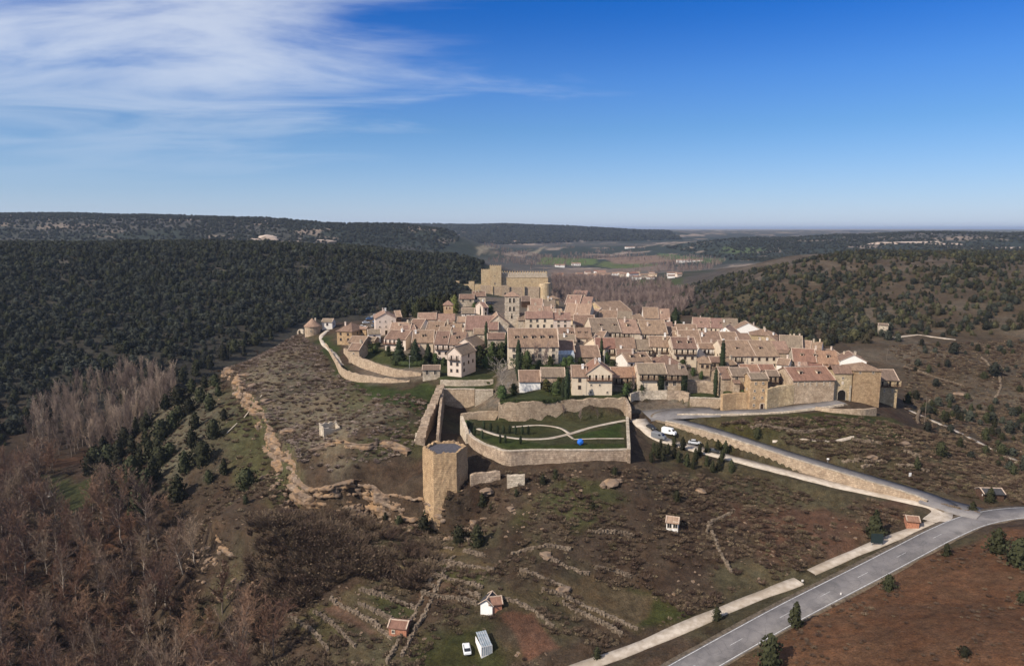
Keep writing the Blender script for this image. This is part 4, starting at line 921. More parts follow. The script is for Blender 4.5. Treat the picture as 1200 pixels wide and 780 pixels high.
# ------------------------------------------------------------------ castle
def pxbox(x0, x1, yt, Y, depth, zb):
    """box whose front face stands at distance Y: x range, top height from the frame"""
    k = (Y*CP+(CAM_H-zb)*SP)/FPX; xc = (x0+x1)/2
    return ((x0-600)*k, (x1-600)*k, Y, Y+depth, zb, zat(xc, yt, Y))
def part_box(parent, name, b, mat, org, extra=None):
    mb = MB(); mb.box(b[0]-org.x, b[1]-org.x, b[2]-org.y, b[3]-org.y, b[4]-org.z, b[5]-org.z); return mb.obj(name, M[mat], parent)
def battlement(parent, b, org, mat, w=1.0, gap=.9, h=.9, t=.6, sides='fblr'):
    mb = MB(); z0, z1 = b[5]-org.z, b[5]-org.z+h
    def run(xa, xb, f):
        n = max(1, int((xb-xa)/(w+gap)))
        for i in range(n+1):
            c = xa+(xb-xa-w)*i/n; f(c, c+w)
    if 'f' in sides: run(b[0]-org.x, b[1]-org.x, lambda p, q: mb.box(p, q, b[2]-org.y, b[2]-org.y+t, z0, z1))
    if 'b' in sides: run(b[0]-org.x, b[1]-org.x, lambda p, q: mb.box(p, q, b[3]-org.y-t, b[3]-org.y, z0, z1))
    if 'l' in sides: run(b[2]-org.y+w+gap, b[3]-org.y-w-gap, lambda p, q: mb.box(b[0]-org.x, b[0]-org.x+t, p, q, z0, z1))
    if 'r' in sides: run(b[2]-org.y+w+gap, b[3]-org.y-w-gap, lambda p, q: mb.box(b[1]-org.x-t, b[1]-org.x, p, q, z0, z1))
    return mb.obj('battlement', M[mat], parent)
def arch_mesh(w, h, d=.25, n=8):
    f = MB(); vs = [(-w/2, 0), (w/2, 0)]+[(w/2*math.cos(math.pi*k/n), h-w/2+w/2*math.sin(math.pi*k/n)) for k in range(n+1)]
    m = len(vs); f.add([(x, -.03, z) for x, z in vs]+[(x, .1, z) for x, z in vs], [tuple(range(m))]+[(i, i+m, (i+1) % m+m, (i+1) % m) for i in range(m)])
    q = MB(); o = [(x*(1+.36/w), z if i < 2 else (h-w/2)+(z-h+w/2)*(1+.36/w)) for i, (x, z) in enumerate(vs)]
    q.add([(x, -d*.5, z) for x, z in vs]+[(x, -d*.5, z) for x, z in o]+[(x, .08, z) for x, z in vs]+[(x, .08, z) for x, z in o], [t for i in range(1, m) for t in ((i, (i+1) % m, (i+1) % m+m, i+m), (i+m, (i+1) % m+m, (i+1) % m+3*m, i+3*m), (i, i+2*m, (i+1) % m+2*m, (i+1) % m))])
    return f, q
def arch(parent, x, y, z, w, h, name='arched_window', trim='trim_pale', rz=0, hole='void'):
    f, q = arch_mesh(w, h); o = q.obj(name, M[trim], parent, (x, y, z), rz); f.obj('opening', M[hole], o); return o
CY = G(590, 347.5).y
cz = hf1(0, CY); org = Vector((0.0, CY+20, cz))
castle = empty('castle', org); tag(castle, 'golden stone castle with crenellated keep and long hall at the far end', 'castle')
zb = cz-8
keep = pxbox(574, 587.5, 312, CY+14, 13, zb); k = part_box(castle, 'keep', keep, 'stone_gold', org); battlement(k, keep, org, 'stone_gold', 1.2, 1.2, 1.0)
tur = pxbox(564, 574.5, 316.5, CY+15.5, 10, zb); t = part_box(castle, 'turret', tur, 'stone_gold', org); battlement(t, tur, org, 'stone_gold', 1.0, .9, .9)
hall = pxbox(587.5, 642, 325, CY+19, 24, zb); h = part_box(castle, 'hall', hall, 'stone_gold', org)
cor = MB(); cor.box(hall[0]-.3-org.x, hall[1]+.4-org.x, hall[2]-.45-org.y, hall[3]-org.y, hall[5]-org.z, hall[5]-org.z+.5); cor.obj('cornice', M['stone_pale'], h)
up_b = (hall[0], hall[1]-1, hall[2]+1.2, hall[3]-1, hall[5]+.5, zat(615, 320.5, CY+20)); u = part_box(castle, 'upper_hall', up_b, 'stone_pale', org); battlement(u, up_b, org, 'stone_gold', 1.5, 1.7, 1.7)
for x0, x1, yt, dy in ((533, 564, 333, 8), (563, 577, 334.5, 4), (576.5, 588, 336, 2), (587.5, 597, 334.5, 0), (596.5, 614, 336.5, 2), (613.5, 632, 336, 4)):
    b = pxbox(x0, x1, yt, CY+dy, 1.8 if x0 != 587.5 else 4, zb); part_box(castle, 'curtain_wall', b, 'stone_tan' if x0 > 560 else 'stone_gold', org)
for x0, x1, yt in ((533, 538.5, 329.5), (549.5, 556, 330)):
    b = pxbox(x0, x1, yt, CY+7.5, 4, zb); w_ = part_box(castle, 'turret', b, 'stone_gold', org); battlement(w_, b, org, 'stone_gold', .8, .7, .5)
for x in (577, 614): b = pxbox(x-.8, x+.8, 334.5, CY+.8, 2.2, zb); part_box(castle, 'buttress', b, 'stone_gold', org)
kx = (592-600)*scale_at(Vector((0, CY, cz))); arch(castle, kx-org.x, CY-org.y, zat(592, 346, CY)-org.z, 2.2, 3.6, 'gate')
for px, py, w_, h_ in ((580, 323, 1.0, 1.4), (580, 332.5, 1.2, 2.8)):
    arch(k, (px-600)*scale_at(Vector((0, CY+14, cz+10)))-org.x, keep[2]-org.y, zat(px, py+1, keep[2])-org.z, w_, h_)
for px, py in ((597.5, 323.5),): arch(u, (px-600)*scale_at(Vector((0, CY+20, cz+10)))-org.x, up_b[2]-org.y, zat(px, py, up_b[2])-org.z, .8, 1.0)
for px, py in ((623.5, 331), (606, 330)): arch(h, (px-600)*scale_at(Vector((0, CY+20, cz+10)))-org.x, hall[2]-org.y, zat(px, py, hall[2])-org.z, .7, 1.2)
# round bastion
mb = MB(); kk = scale_at(Vector((0, CY+3, cz))); bx, br = (638.5-600)*kk, 7*kk; zt = zat(638, 332, CY+3)-org.z; n = 20; rr = random.Random(2)
vs = []
for i in range(n):
    a = 2*math.pi*i/n
    vs += [(bx+br*1.12*math.cos(a), CY+3+br-org.y+br*1.12*math.sin(a), zb-org.z), (bx+br*math.cos(a), CY+3+br-org.y+br*math.sin(a), zt-(.0 if math.cos(a) > -.2 else 2.0)), (bx+br*.8*math.cos(a), CY+3+br-org.y+br*.8*math.sin(a), zt-.8)]
fs = [f for i in range(n) for f in ((i*3, ((i+1) % n)*3, ((i+1) % n)*3+1, i*3+1), (i*3+1, ((i+1) % n)*3+1, ((i+1) % n)*3+2, i*3+2))]+[tuple(i*3+2 for i in range(n))]
mb.add(vs, fs); bo = mb.obj('bastion', M['stone_gold'], castle)
for px, py in ((638, 338), (638.5, 342)): arch(bo, (px-600)*kk, CY+3-org.y-.15, zat(px, py, CY+3)-org.z, .7, .9)

# ------------------------------------------------------------------ bell tower, brick tower, gatehouse and its neighbours
def box_tower(label, x0, x1, ytop, yb, apex, depth, mat, roof, name, cat, yaw=0, group=None, proud=.5, zfoot=-5):
    B = G((x0+x1)/2, yb); s = scale_at(B); w = (x1-x0)*s; a = R(yaw); n = Vector((math.sin(a), -math.cos(a), 0)); c = B-n*depth/2
    H = zat((x0+x1)/2, ytop, B.y)-B.z; o = empty(name, (c.x, c.y, B.z), a); tag(o, label, cat, group)
    mb = MB(); mb.box(-w/2, w/2, -depth/2, depth/2, zfoot, H); mb.obj('wall', M[mat], o)
    rb = MB(); hr = zat((x0+x1)/2, apex, B.y+depth/2)-B.z; hip_roof(rb, max(w, depth) if w >= depth else w, min(depth, w) if w >= depth else depth, H, max(H+.6, hr), .4, .18); rb.obj('roof', M[roof], o)
    return o, w, H, depth, s
o, w, H, d, s = box_tower('square church bell tower with two rows of paired arched openings', 592, 608.5, 347, 389, 342, 6.5, 'stone_pale', 'tile_pink', 'bell_tower', 'tower', 2, 'parts of the parish church')
for dx in (-.16, .12):
    for py in (354.5, 364.5): arch(o, dx*w*1.0, -d/2, (389-py)*s, .95, 2.5, 'arched_window')
arch(o, -.03*w, -d/2, (389-373)*s, .95, 2.6)
mb = MB()
for py in (369, 357): z = (389-py)*s; mb.box(-w/2-.15, w/2+.15, -d/2-.15, d/2+.15, z-.1, z+.12)
mb.obj('string_course', M['trim_pale'], o)
o, w, H, d, s = box_tower('small brick bell tower with pyramid roof among the pink roofs', 520, 531, 357, 379, 352, 5.5, 'stone_ochre', 'tile_pink', 'brick_tower', 'tower', 4)
for dx in (-.18, .18):
    for z in (H-2.6,): arch(o, dx*w, -d/2, z, .8, 1.6, hole='wood_red')
# gatehouse
B = G(986.5, 468.5); s = scale_at(B); gw = 21*s; gh = zat(987, 437, B.y)-B.z
gate = empty('gatehouse', (B.x, B.y+3.5, B.z), R(-3)); tag(gate, 'pale gatehouse with dark arched town gate left of the square tower', 'gatehouse')
mb = MB(); mb.box(-gw/2, gw/2, -3.5, 3.5, -3, gh); mb.obj('wall', M['stone_gold'], gate)
rb = MB(); gable_roof(rb, gw, 7.0, gh, gh+2.2, .4, .1); rr_ = rb.obj('roof', M['tile_brown'], gate)
arch(gate, -.1, -3.52, -.3, 2.9, 4.2, 'gateway', 'stone_pale'); opening(gate, 's', 0, -3.52, gh-2.2)
em = MB(); em.add([(-.45,-3.6,6.2),(.45,-3.6,6.2),(.45,-3.6,7.0),(0,-3.6,7.35),(-.45,-3.6,7.0),(0,-3.6,5.8),(-.45,-3.5,6.2),(.45,-3.5,6.2),(.45,-3.5,7.0),(-.45,-3.5,7.0)], [(5,1,2,3,4,0),(0,6,7,1),(1,7,8,2),(4,9,6,0)]); em.obj('stone_shield', M['trim_pale'], gate)
for sx in (-1, 1): mb = MB(); mb.box(sx*gw*.43-.35, sx*gw*.43+.35, -3.75, -3.48, -1, gh*.55); mb.obj('buttress', M['stone_pale'], gate)
o, w, H, d, s = box_tower('massive square ochre stone tower beside the town gate', 998.5, 1029.5, 434, 473, 424.5, 10.5, 'stone_ochre', 'tile_brown', 'gate_tower', 'tower', -3)
for dx in (-.28, .2): opening(o, 's', dx*w, -d/2-.01, H-1.1)
o = HF('stone building with long wooden gallery at the right end behind the square tower', 1028,1052,433,445,474, yaw=-10, pitch=26, wall='stone_gold', roof='tile_grey', balc=(.05,8.2), chim=0, rows=2, cols=2, win='slit')
# round house at the western tip
B = G(364, 394); s = scale_at(B); rr_ = 9.0*s; he = zat(364, 383, B.y)-B.z; hr = zat(364, 372.5, B.y+rr_)-B.z
rh = empty('round_house', (B.x, B.y+rr_, B.z)); tag(rh, 'round stone house with conical tiled roof at the western tip', 'house')
n = 16; mb = MB(); mb.add([(rr_*math.cos(2*math.pi*i/n), rr_*math.sin(2*math.pi*i/n), z) for z in (-3, he) for i in range(n)], [(i, (i+1) % n, (i+1) % n+n, i+n) for i in range(n)]); mb.obj('wall', M['stone_tan'], rh)
mb = MB(); mb.add([((rr_+e)*math.cos(2*math.pi*i/n), (rr_+e)*math.sin(2*math.pi*i/n), z) for e, z in ((.45, he-.15), (.45, he+.08)) for i in range(n)]+[(0, 0, hr)], [(i, (i+1) % n, (i+1) % n+n, i+n) for i in range(n)]+[(i+n, (i+1) % n+n, 2*n) for i in range(n)]+[tuple(range(n-1, -1, -1))]); mb.obj('roof', M['tile_pink'], rh)
opening(rh, 's', .2, -rr_-.02, he-2.6); link('chimney', CHIM[1], rh, (1.5, 1, hr-1.5))
wall('broken stone wall left of the round house', [G(349, 392), G(352, 390), G(356, 391)], .7, 'stone_pale', .3, name='ruined_wall', group=TW, height=2.2, seed=77)

# ------------------------------------------------------------------ rock faces
rk = Mat('rock', .95, .1)
vec = rk.node('ShaderNodeMapping'); vec.inputs['Scale'].default_value = (.35, .35, 1.6); rk.l.new(rk.tc.outputs['Object'], vec.inputs[0])
c = rk.mix(rk.rng(rk.noise(.22, 5, .6), .42, .6, 0, 1), (.2, .145, .105), (.3, .185, .1))
c = rk.mix(rk.rng(rk.noise(.6, 6, .7, vec.outputs[0]), .45, .62, 0, .85), c, (.13, .095, .075))
c = rk.mix(rk.rng(rk.noise(.45, 5, .7), .56, .68, 0, .8), c, (.36, .28, .21)); rk.color(c); rk.bump(rk.noise(1.2, 7, .7, vec.outputs[0]), 1.0, .6); M['rock'] = rk.m
def cliff(name, line, seed, out=1.0, hmax=9.0):
    P = [Vector(p) for p in line]; Q = [P[0]]
    for a, b in zip(P[:-1], P[1:]):
        n = max(1, int((b-a).length/.45)); Q += [a.lerp(b, (k+1)/n) for k in range(n)]
    n = len(Q); lv = 26; q = np.array([(v.x, v.y) for v in Q]); i = np.arange(n)
    t = q[np.minimum(i+6, n-1)]-q[np.maximum(i-6, 0)]; t /= np.linalg.norm(t, axis=1)[:, None]; s = np.stack([t[:, 1], -t[:, 0]], 1)
    acc = np.concatenate([[0], np.cumsum(np.linalg.norm(np.diff(q, axis=0), axis=1))]); e = np.clip(np.minimum(acc, acc[-1]-acc)/7, 0, 1)
    zt = np.max([hf(q[:, 0]-s[:, 0]*k, q[:, 1]-s[:, 1]*k) for k in (1.5, 3., 4.5)], 0)+.25; zl = np.min([hf(q[:, 0]+s[:, 0]*k, q[:, 1]+s[:, 1]*k) for k in (1.5, 3., 4.5)], 0)-.4
    zt = np.minimum(zt, zl+hmax); zt = np.maximum(zt, zl+.4)
    gate_ = sstep(.38, .6, fbm(acc, acc*0+seed, 9., 3, seed)+.32*(acc/acc[-1]))
    fr_ = acc/acc[-1]; gate_ = np.maximum(gate_, sstep(.44, .5, fr_))*(1-sstep(.885, .925, fr_)) if hmax > 8 else gate_
    f = np.linspace(0, 1, lv)[None, :]; Z = zt[:, None]+(zl-zt)[:, None]*f; A = np.repeat(acc[:, None], lv, 1)
    wz = vnoise(A/11+seed, A*0+1.)*2.0; lay = np.floor(Z/1.25+wz).astype(int); rl = _perm[lay & 255, 7]
    bi = np.floor(A/(1.6+1.8*rl)+rl*9).astype(int); blk = _perm[bi & 255, (lay*5) & 255]-.5; led = _perm[lay & 255, np.floor(A/13).astype(int) & 255]-.5
    fz = (Z/1.25+wz)-lay; crack = np.where(fz < .2, -.45, 0.0)-np.where(((A/(1.6+1.8*rl)+rl*9)-bi) < .16, .4, 0)
    big = fbm(A, Z*1.4+40, 9., 4, seed)-.5; fine = fbm(A, Z*2+9, 1.0, 3, seed+4)-.5
    D = .1+1.3*f+e[:, None]*(led*2.4+blk*1.7+big*3.2+crack+fine*.7)*out*np.clip((zt-zl)/5, .35, 1)[:, None]
    D = D-(1-gate_)[:, None]*3.5
    D[:, 0] = -3.2; D[:, 1] = np.minimum(D[:, 1], .4); D[:, -1] = np.where(gate_ > .3, 1.8, -3.0); Z[:, 0] -= .7
    V = np.stack([q[:, 0:1]+s[:, 0:1]*D, q[:, 1:2]+s[:, 1:2]*D, Z], -1)
    ids = np.arange(n*lv).reshape(n, lv); F = np.stack([ids[:-1, :-1].ravel(), ids[:-1, 1:].ravel(), ids[1:, 1:].ravel(), ids[1:, :-1].ravel()], 1)
    return tag(link(name, np_mesh(name, V.reshape(-1, 3), F, M['rock'])), kind='structure')
cliff('cliff', CLIFF, 1.7); cliff('cliff', CLIFF2, 5.1, .9, 7.0); cliff('cliff', CLIFF3, 9.3, .8, 4.0)

# ------------------------------------------------------------------ vegetation: meshes
def leaf_mat(name, col, var=.45, hue=.03, rough=.85):
    m = Mat(name, rough, .15)
    c = m.mix(1.0, col, m.grey(m.rng(m.noise(.9, 4, .6), .3, .7, 1-var, 1+var)), 'MULTIPLY')
    hs = m.node('ShaderNodeHueSaturation'); m.l.new(m.rng(m.rand(), 0, 1, .5-hue, .5+hue*.6), hs.inputs['Hue']); m.l.new(m.rng(m.rand(), 0, 1, .5, 1.5), hs.inputs['Value']); m.l.new(c, hs.inputs['Color'])
    m.color(hs.outputs[0]); M[name] = m.m
leaf_mat('leaf_oak', (.036, .038, .027), .45, .012); leaf_mat('leaf_juniper', (.034, .035, .016)); leaf_mat('leaf_cypress', (.026, .034, .016), .35, .01); leaf_mat('leaf_garden', (.04, .052, .018)); leaf_mat('leaf_pine', (.062, .055, .028)); leaf_mat('leaf_olive', (.1, .1, .03))
leaf_mat('twig_brown', (.165, .112, .08), .3, .02); leaf_mat('twig_grey', (.27, .2, .15), .3, .015); leaf_mat('twig_pale', (.42, .36, .3), .25, .01); leaf_mat('twig_red', (.185, .108, .07), .3, .015); leaf_mat('twig_mauve', (.22, .16, .135), .3, .015)
leaf_mat('scrub_mauve', (.27, .205, .165), .35, .02); leaf_mat('scrub_brown', (.105, .072, .048), .35, .02); leaf_mat('scrub_olive', (.115, .09, .05), .35, .02)
leaf_mat('straw', (.15, .11, .07), .3, .02)
simple('bark', (.085, .06, .045), .35, 2.0); simple('bark_pale', (.34, .28, .22), .3, 2.0); simple('bark_grey', (.16, .125, .1), .3, 2.0)
def foliage(name, prof, n, size, mat, seed, core=.6, lump=.45):
    """prof(t)->radius for t in 0..1 (height 1 unit = 1 m after scaling), leaves spread through the volume near the surface"""
    g = np.random.default_rng(seed)
    ph = g.uniform(0, 6.28, 8); fr = g.integers(1, 5, 8)
    def lumpf(a, t): return 1+lump*sum(np.sin(fr[k]*a+ph[k]+(k+2)*3.1*t) for k in range(6))/6*1.6
    t = g.random(n*3); a = g.uniform(0, 2*np.pi, n*3); rr = prof(t); keep = g.random(n*3) < rr/rr.max()*1.0+.12
    t, a, rr = t[keep][:n], a[keep][:n], rr[keep][:n]; m = len(t)
    rad = rr*lumpf(a, t)*np.clip(1-np.abs(g.normal(0, .27, m)), .2, 1.0)*g.uniform(.85, 1.18, m)
    C = np.stack([rad*np.cos(a), rad*np.sin(a), t], 1)
    # clump normals: outward with strong jitter
    N = np.stack([np.cos(a), np.sin(a), (t-.4)*1.6], 1)+g.normal(0, .6, (m, 3)); N /= np.linalg.norm(N, axis=1)[:, None]
    U = np.cross(N, g.normal(0, 1, (m, 3))); U /= np.linalg.norm(U, axis=1)[:, None]; Vv = np.cross(N, U)
    s = size*g.uniform(.6, 1.4, m)[:, None]
    P = np.stack([C+U*s, C+Vv*s*.7, C-U*s*.9, C-Vv*s*.7], 1).reshape(-1, 3)
    F = np.arange(m*4).reshape(m, 4)
    # dark inner body so that the crown is not hollow
    nt, na = 7, 9; tt = np.linspace(.06, .94, nt); aa = np.linspace(0, 2*np.pi, na, endpoint=False); T, A = np.meshgrid(tt, aa, indexing='ij')
    rc = prof(T)*core*lumpf(A, T)*g.uniform(.85, 1.1, T.shape); Q = np.stack([rc*np.cos(A), rc*np.sin(A), T], -1).reshape(-1, 3)
    ids = np.arange(nt*na).reshape(nt, na); nx = np.roll(ids, -1, 1)
    F2 = np.stack([ids[:-1].ravel(), nx[:-1].ravel(), nx[1:].ravel(), ids[1:].ravel()], 1)+len(P)
    return np_mesh(name, np.concatenate([P, Q]), np.concatenate([F, F2]), M[mat])
def tube(V, F, a, b, r0, r1, k=4):
    d = (b-a); d = d/np.linalg.norm(d); u = np.cross(d, [.3, .9, .2]); u /= np.linalg.norm(u); v = np.cross(d, u); s = len(V)
    for c, r in ((a, r0), (b, r1)):
        for i in range(k): an = 2*math.pi*i/k; V.append(c+u*r*math.cos(an)+v*r*math.sin(an))
    for i in range(k): j = (i+1) % k; F.append((s+i, s+j, s+k+j, s+k+i))
def bare_tree(seed, h, spread, twig_mat, bark, twigs=1300, up=.75, tw=.035, lead=5):
    """trunk with limbs, and a crown of fine bare twigs"""
    g = np.random.default_rng(seed); TV, TF, CV, CF = [], [], [], []
    trunk_top = h*.45; p = np.zeros(3); pts = [p]
    for i in range(3): p = p+np.array([g.normal(0, .02*h), g.normal(0, .02*h), trunk_top/3]); pts.append(p)
    r = h*.016
    for a, b, i in zip(pts[:-1], pts[1:], range(3)): tube(TV, TF, a-np.array([0, 0, 1.0 if i == 0 else 0]), b, r*(1-.17*i), r*(1-.17*(i+1)), 6)
    tips = []
    for i in range(lead+6):
        t = .35+.65*g.random() if i >= lead else 1.0
        o = pts[0]*0+np.array([np.interp(t, [0, .333, .667, 1], [q[k] for q in pts]) for k in range(3)])
        az = g.uniform(0, 2*np.pi); tilt = g.uniform(.1, .42) if i < lead else g.uniform(.5, 1.0); ln = h*g.uniform(.38, .58) if i < lead else h*g.uniform(.2, .36)
        d = np.array([math.cos(az)*math.sin(tilt)*spread, math.sin(az)*math.sin(tilt)*spread, math.cos(tilt)]); q = o; rr = r*.42*g.uniform(.7, 1.1)
        for k in range(4):
            e = q+d*ln/4; tube(TV, TF, q, e, rr*(1-.22*k), rr*(1-.22*(k+1)), 4); q = e
            d = d+g.normal(0, .1, 3); d[2] += .12*up; d /= np.linalg.norm(d); tips.append((q.copy(), d.copy(), ln*(1-.15*k)))
            for _ in range(2):
                d2 = d+g.normal(0, .5, 3)*spread; d2[2] = abs(d2[2])*up+.15; d2 /= np.linalg.norm(d2); l2 = ln*g.uniform(.22, .4); e2 = q+d2*l2
                tube(CV, CF, q, e2, rr*.35, rr*.12, 3); tips.append((q+d2*l2*.6, d2, l2*.8)); tips.append((e2, d2, l2*.8))
    n = len(tips); s0 = len(CV)
    for i in range(twigs):
        q, d, l = tips[g.integers(n)]; dd = d+g.normal(0, .42, 3); dd[2] += .25*up; dd /= np.linalg.norm(dd); L = min(l*g.uniform(.25, .6), h*.16)
        q = q-d*g.uniform(0, .3)*l; sd = np.cross(dd, g.normal(0, 1, 3)); sd /= np.linalg.norm(sd); s = len(CV)
        CV += [q-sd*tw, q+sd*tw, q+dd*L+sd*tw*.3, q+dd*L-sd*tw*.3]; CF.append((s, s+1, s+2, s+3))
    q4 = [f for f in CF]
    crown = np_mesh('crown', np.array(CV), np.array(q4), M[twig_mat]); trunk_f = [f for f in TF]
    return np_mesh('trunk', np.array(TV), np.array(trunk_f), M[bark]), crown
def scrub_mesh(seed, mat, n=110, h=1.0, r=.8, tw=.035, leafy=0):
    g = np.random.default_rng(seed); V, F = [], []
    for i in range(n):
        a = g.uniform(0, 6.28); b = r*.55*math.sqrt(g.random()); q = np.array([b*math.cos(a), b*math.sin(a), 0.0]); d = np.array([math.cos(a)*g.uniform(.2, 1.1), math.sin(a)*g.uniform(.2, 1.1), g.uniform(.5, 1.1)]); d /= np.linalg.norm(d)
        L = h*g.uniform(.5, 1.1); sd = np.cross(d, g.normal(0, 1, 3)); sd /= np.linalg.norm(sd); s = len(V); w = tw*g.uniform(.7, 1.6)
        V += [q-sd*w, q+sd*w, q+d*L+sd*w*.7, q+d*L-sd*w*.7]; F.append((s, s+1, s+2, s+3))
    for i in range(leafy):
        c = g.normal(0, 1, 3); c /= np.linalg.norm(c); c = c*np.array([r, r, h*.6])*g.uniform(.5, 1)+np.array([0, 0, h*.5]); u = g.normal(0, 1, 3); u /= np.linalg.norm(u); v = np.cross(u, c); v /= np.linalg.norm(v)+1e-6; s = len(V); w = .14
        V += [c+u*w, c+v*w, c-u*w, c-v*w]; F.append((s, s+1, s+2, s+3))
    return np_mesh('crown', np.array(V), np.array(F), M[mat])
def trunk_mesh(h, r, mat='bark'):
    V, F = [], []; tube(V, F, np.array([0, 0, -.8]), np.array([.04*h, 0, h*.5]), r, r*.8, 6); tube(V, F, np.array([.04*h, 0, h*.5]), np.array([0, .03*h, h]), r*.8, r*.45, 6)
    return np_mesh('trunk', np.array(V), np.array(F), M[mat])
# unit height crowns (scaled per tree)
ROUND = lambda t: .42*np.sqrt(np.clip(1-((t-.45)/.56)**2, 0.02, 1)); CONE = lambda t: .36*np.clip(1.02-t, .03, 1)**.75*np.clip(t*9, .25, 1)
COLUMN = lambda t: .085*np.clip(np.sin(np.pi*np.clip(t*.93+.05, 0, 1)), .06, 1)**.6; BUSH = lambda t: .5*np.sqrt(np.clip(1-((t-.35)/.66)**2, .02, 1)); EGG = lambda t: .33*np.sqrt(np.clip(1-((t-.4)/.61)**2, .02, 1))*(1.1-.35*t)
CROWN = {'oak': [foliage('crown', ROUND, 300, .085, 'leaf_oak', 10+i) for i in range(4)], 'juniper': [foliage('crown', p, 380, .065, 'leaf_juniper', 30+i) for i, p in enumerate((EGG, BUSH, EGG, CONE, BUSH))],
         'pine': [foliage('crown', p, 300, .08, 'leaf_pine', 50+i) for i, p in enumerate((ROUND, EGG, BUSH))], 'cypress': [foliage('crown', COLUMN, 520, .02, 'leaf_cypress', 60+i, .8, .2) for i in range(2)],
         'conifer': [foliage('crown', CONE, 900, .035, 'leaf_cypress', 70+i, .75, .25) for i in range(2)], 'garden': [foliage('crown', p, 420, .05, 'leaf_garden', 80+i) for i, p in enumerate((EGG, BUSH))], 'olive': [foliage('crown', EGG, 420, .05, 'leaf_olive', 90)]}
TRUNK = {k: trunk_mesh(.45 if k != 'cypress' else .2, .035 if k != 'cypress' else .015) for k in CROWN}
BARE = {'brown': [bare_tree(100+i, 16, 1.0, 'twig_brown', 'bark_pale', 2800, .75, .03) for i in range(4)], 'red': [bare_tree(110+i, 14, 1.15, 'twig_red', 'bark_grey', 3000, .6, .03) for i in range(3)], 'poplar': [bare_tree(120+i, 17, .55, 'twig_grey', 'bark_grey', 1500, 1.2, .035, 7) for i in range(4)], 'mauve': [bare_tree(130+i, 11, 1.0, 'twig_mauve', 'bark_grey', 700, .9, .06) for i in range(2)], 'pale': [bare_tree(140, 12, 1.1, 'twig_pale', 'bark_pale', 900, .7, .05, 6)]}
def tree(name, label, cat, group, crown, trunk, loc, sc, rz=None):
    o = empty(name, loc, random.uniform(0, 6.28) if rz is None else rz); o.scale = sc if isinstance(sc, tuple) else (sc, sc, sc); tag(o, label, cat, group)
    if trunk is not None: link('trunk', trunk, o)
    link('crown', crown, o); return o
def grown(kind, label, cat, group, px, py, hpx, wide=1.0, name='evergreen_tree', i=None):
    """a tree whose foot stands at this place of the frame, height in frame pixels"""
    P = G(px, py); h = hpx*scale_at(P); c = CROWN[kind]; P.z -= .1*min(h, 2)*.3
    return tree(name, label, cat, group, random.choice(c) if i is None else c[i % len(c)], TRUNK[kind], P, (h*wide, h*wide, h))

# ------------------------------------------------------------------ scattering of what nobody could count
def scatter(name, P, S, protos, seed=0, label=None, tilt=0.0):
    g = np.random.default_rng(seed); n = len(P); me = bpy.data.meshes.new(name); me.vertices.add(n); me.vertices.foreach_set('co', np.asarray(P, np.float32).ravel())
    a = me.attributes.new('sc', 'FLOAT_VECTOR', 'POINT'); a.data.foreach_set('vector', np.asarray(S, np.float32).ravel())
    rot = np.stack([g.normal(0, tilt, n), g.normal(0, tilt, n), g.uniform(0, 6.283, n)], 1); a = me.attributes.new('ro', 'FLOAT_VECTOR', 'POINT'); a.data.foreach_set('vector', rot.astype(np.float32).ravel())
    a = me.attributes.new('pick', 'INT', 'POINT'); a.data.foreach_set('value', g.integers(0, len(protos), n).astype(np.int32))
    o = link(name, me); ng = bpy.data.node_groups.new(name+'_spread', 'GeometryNodeTree')
    ng.interface.new_socket('Geometry', in_out='INPUT', socket_type='NodeSocketGeometry'); ng.interface.new_socket('Geometry', in_out='OUTPUT', socket_type='NodeSocketGeometry')
    N, L = ng.nodes, ng.links; gi = N.new('NodeGroupInput'); go = N.new('NodeGroupOutput'); ip = N.new('GeometryNodeInstanceOnPoints'); jg = N.new('GeometryNodeJoinGeometry')
    for p in protos:
        oi = N.new('GeometryNodeObjectInfo'); oi.inputs['Object'].default_value = p; oi.inputs['As Instance'].default_value = True; oi.transform_space = 'ORIGINAL'; L.new(oi.outputs['Geometry'], jg.inputs[0])
    def attr(t, nm):
        x = N.new('GeometryNodeInputNamedAttribute'); x.data_type = t; x.inputs['Name'].default_value = nm; return x.outputs['Attribute']
    L.new(gi.outputs[0], ip.inputs['Points']); L.new(jg.outputs[0], ip.inputs['Instance']); ip.inputs['Pick Instance'].default_value = True
    L.new(attr('INT', 'pick'), ip.inputs['Instance Index']); L.new(attr('FLOAT_VECTOR', 'ro'), ip.inputs['Rotation']); L.new(attr('FLOAT_VECTOR', 'sc'), ip.inputs['Scale'])
    L.new(ip.outputs[0], go.inputs[0]); md = o.modifiers.new('spread', 'NODES'); md.node_group = ng
    return tag(o, label, None, None, 'stuff')
BARE_PLOTS = [[G(*q) for q in l] for l in (((590,720),(626,716),(664,760),(618,776)),((378,712),(396,708),(446,738),(432,746)),((690,700),(740,690),(800,718),(745,738)),((520,745),(600,735),(605,780),(500,785)),((45,552),(112,556),(118,594),(68,612)),((640,670),(690,676),(742,700),(690,706)))]
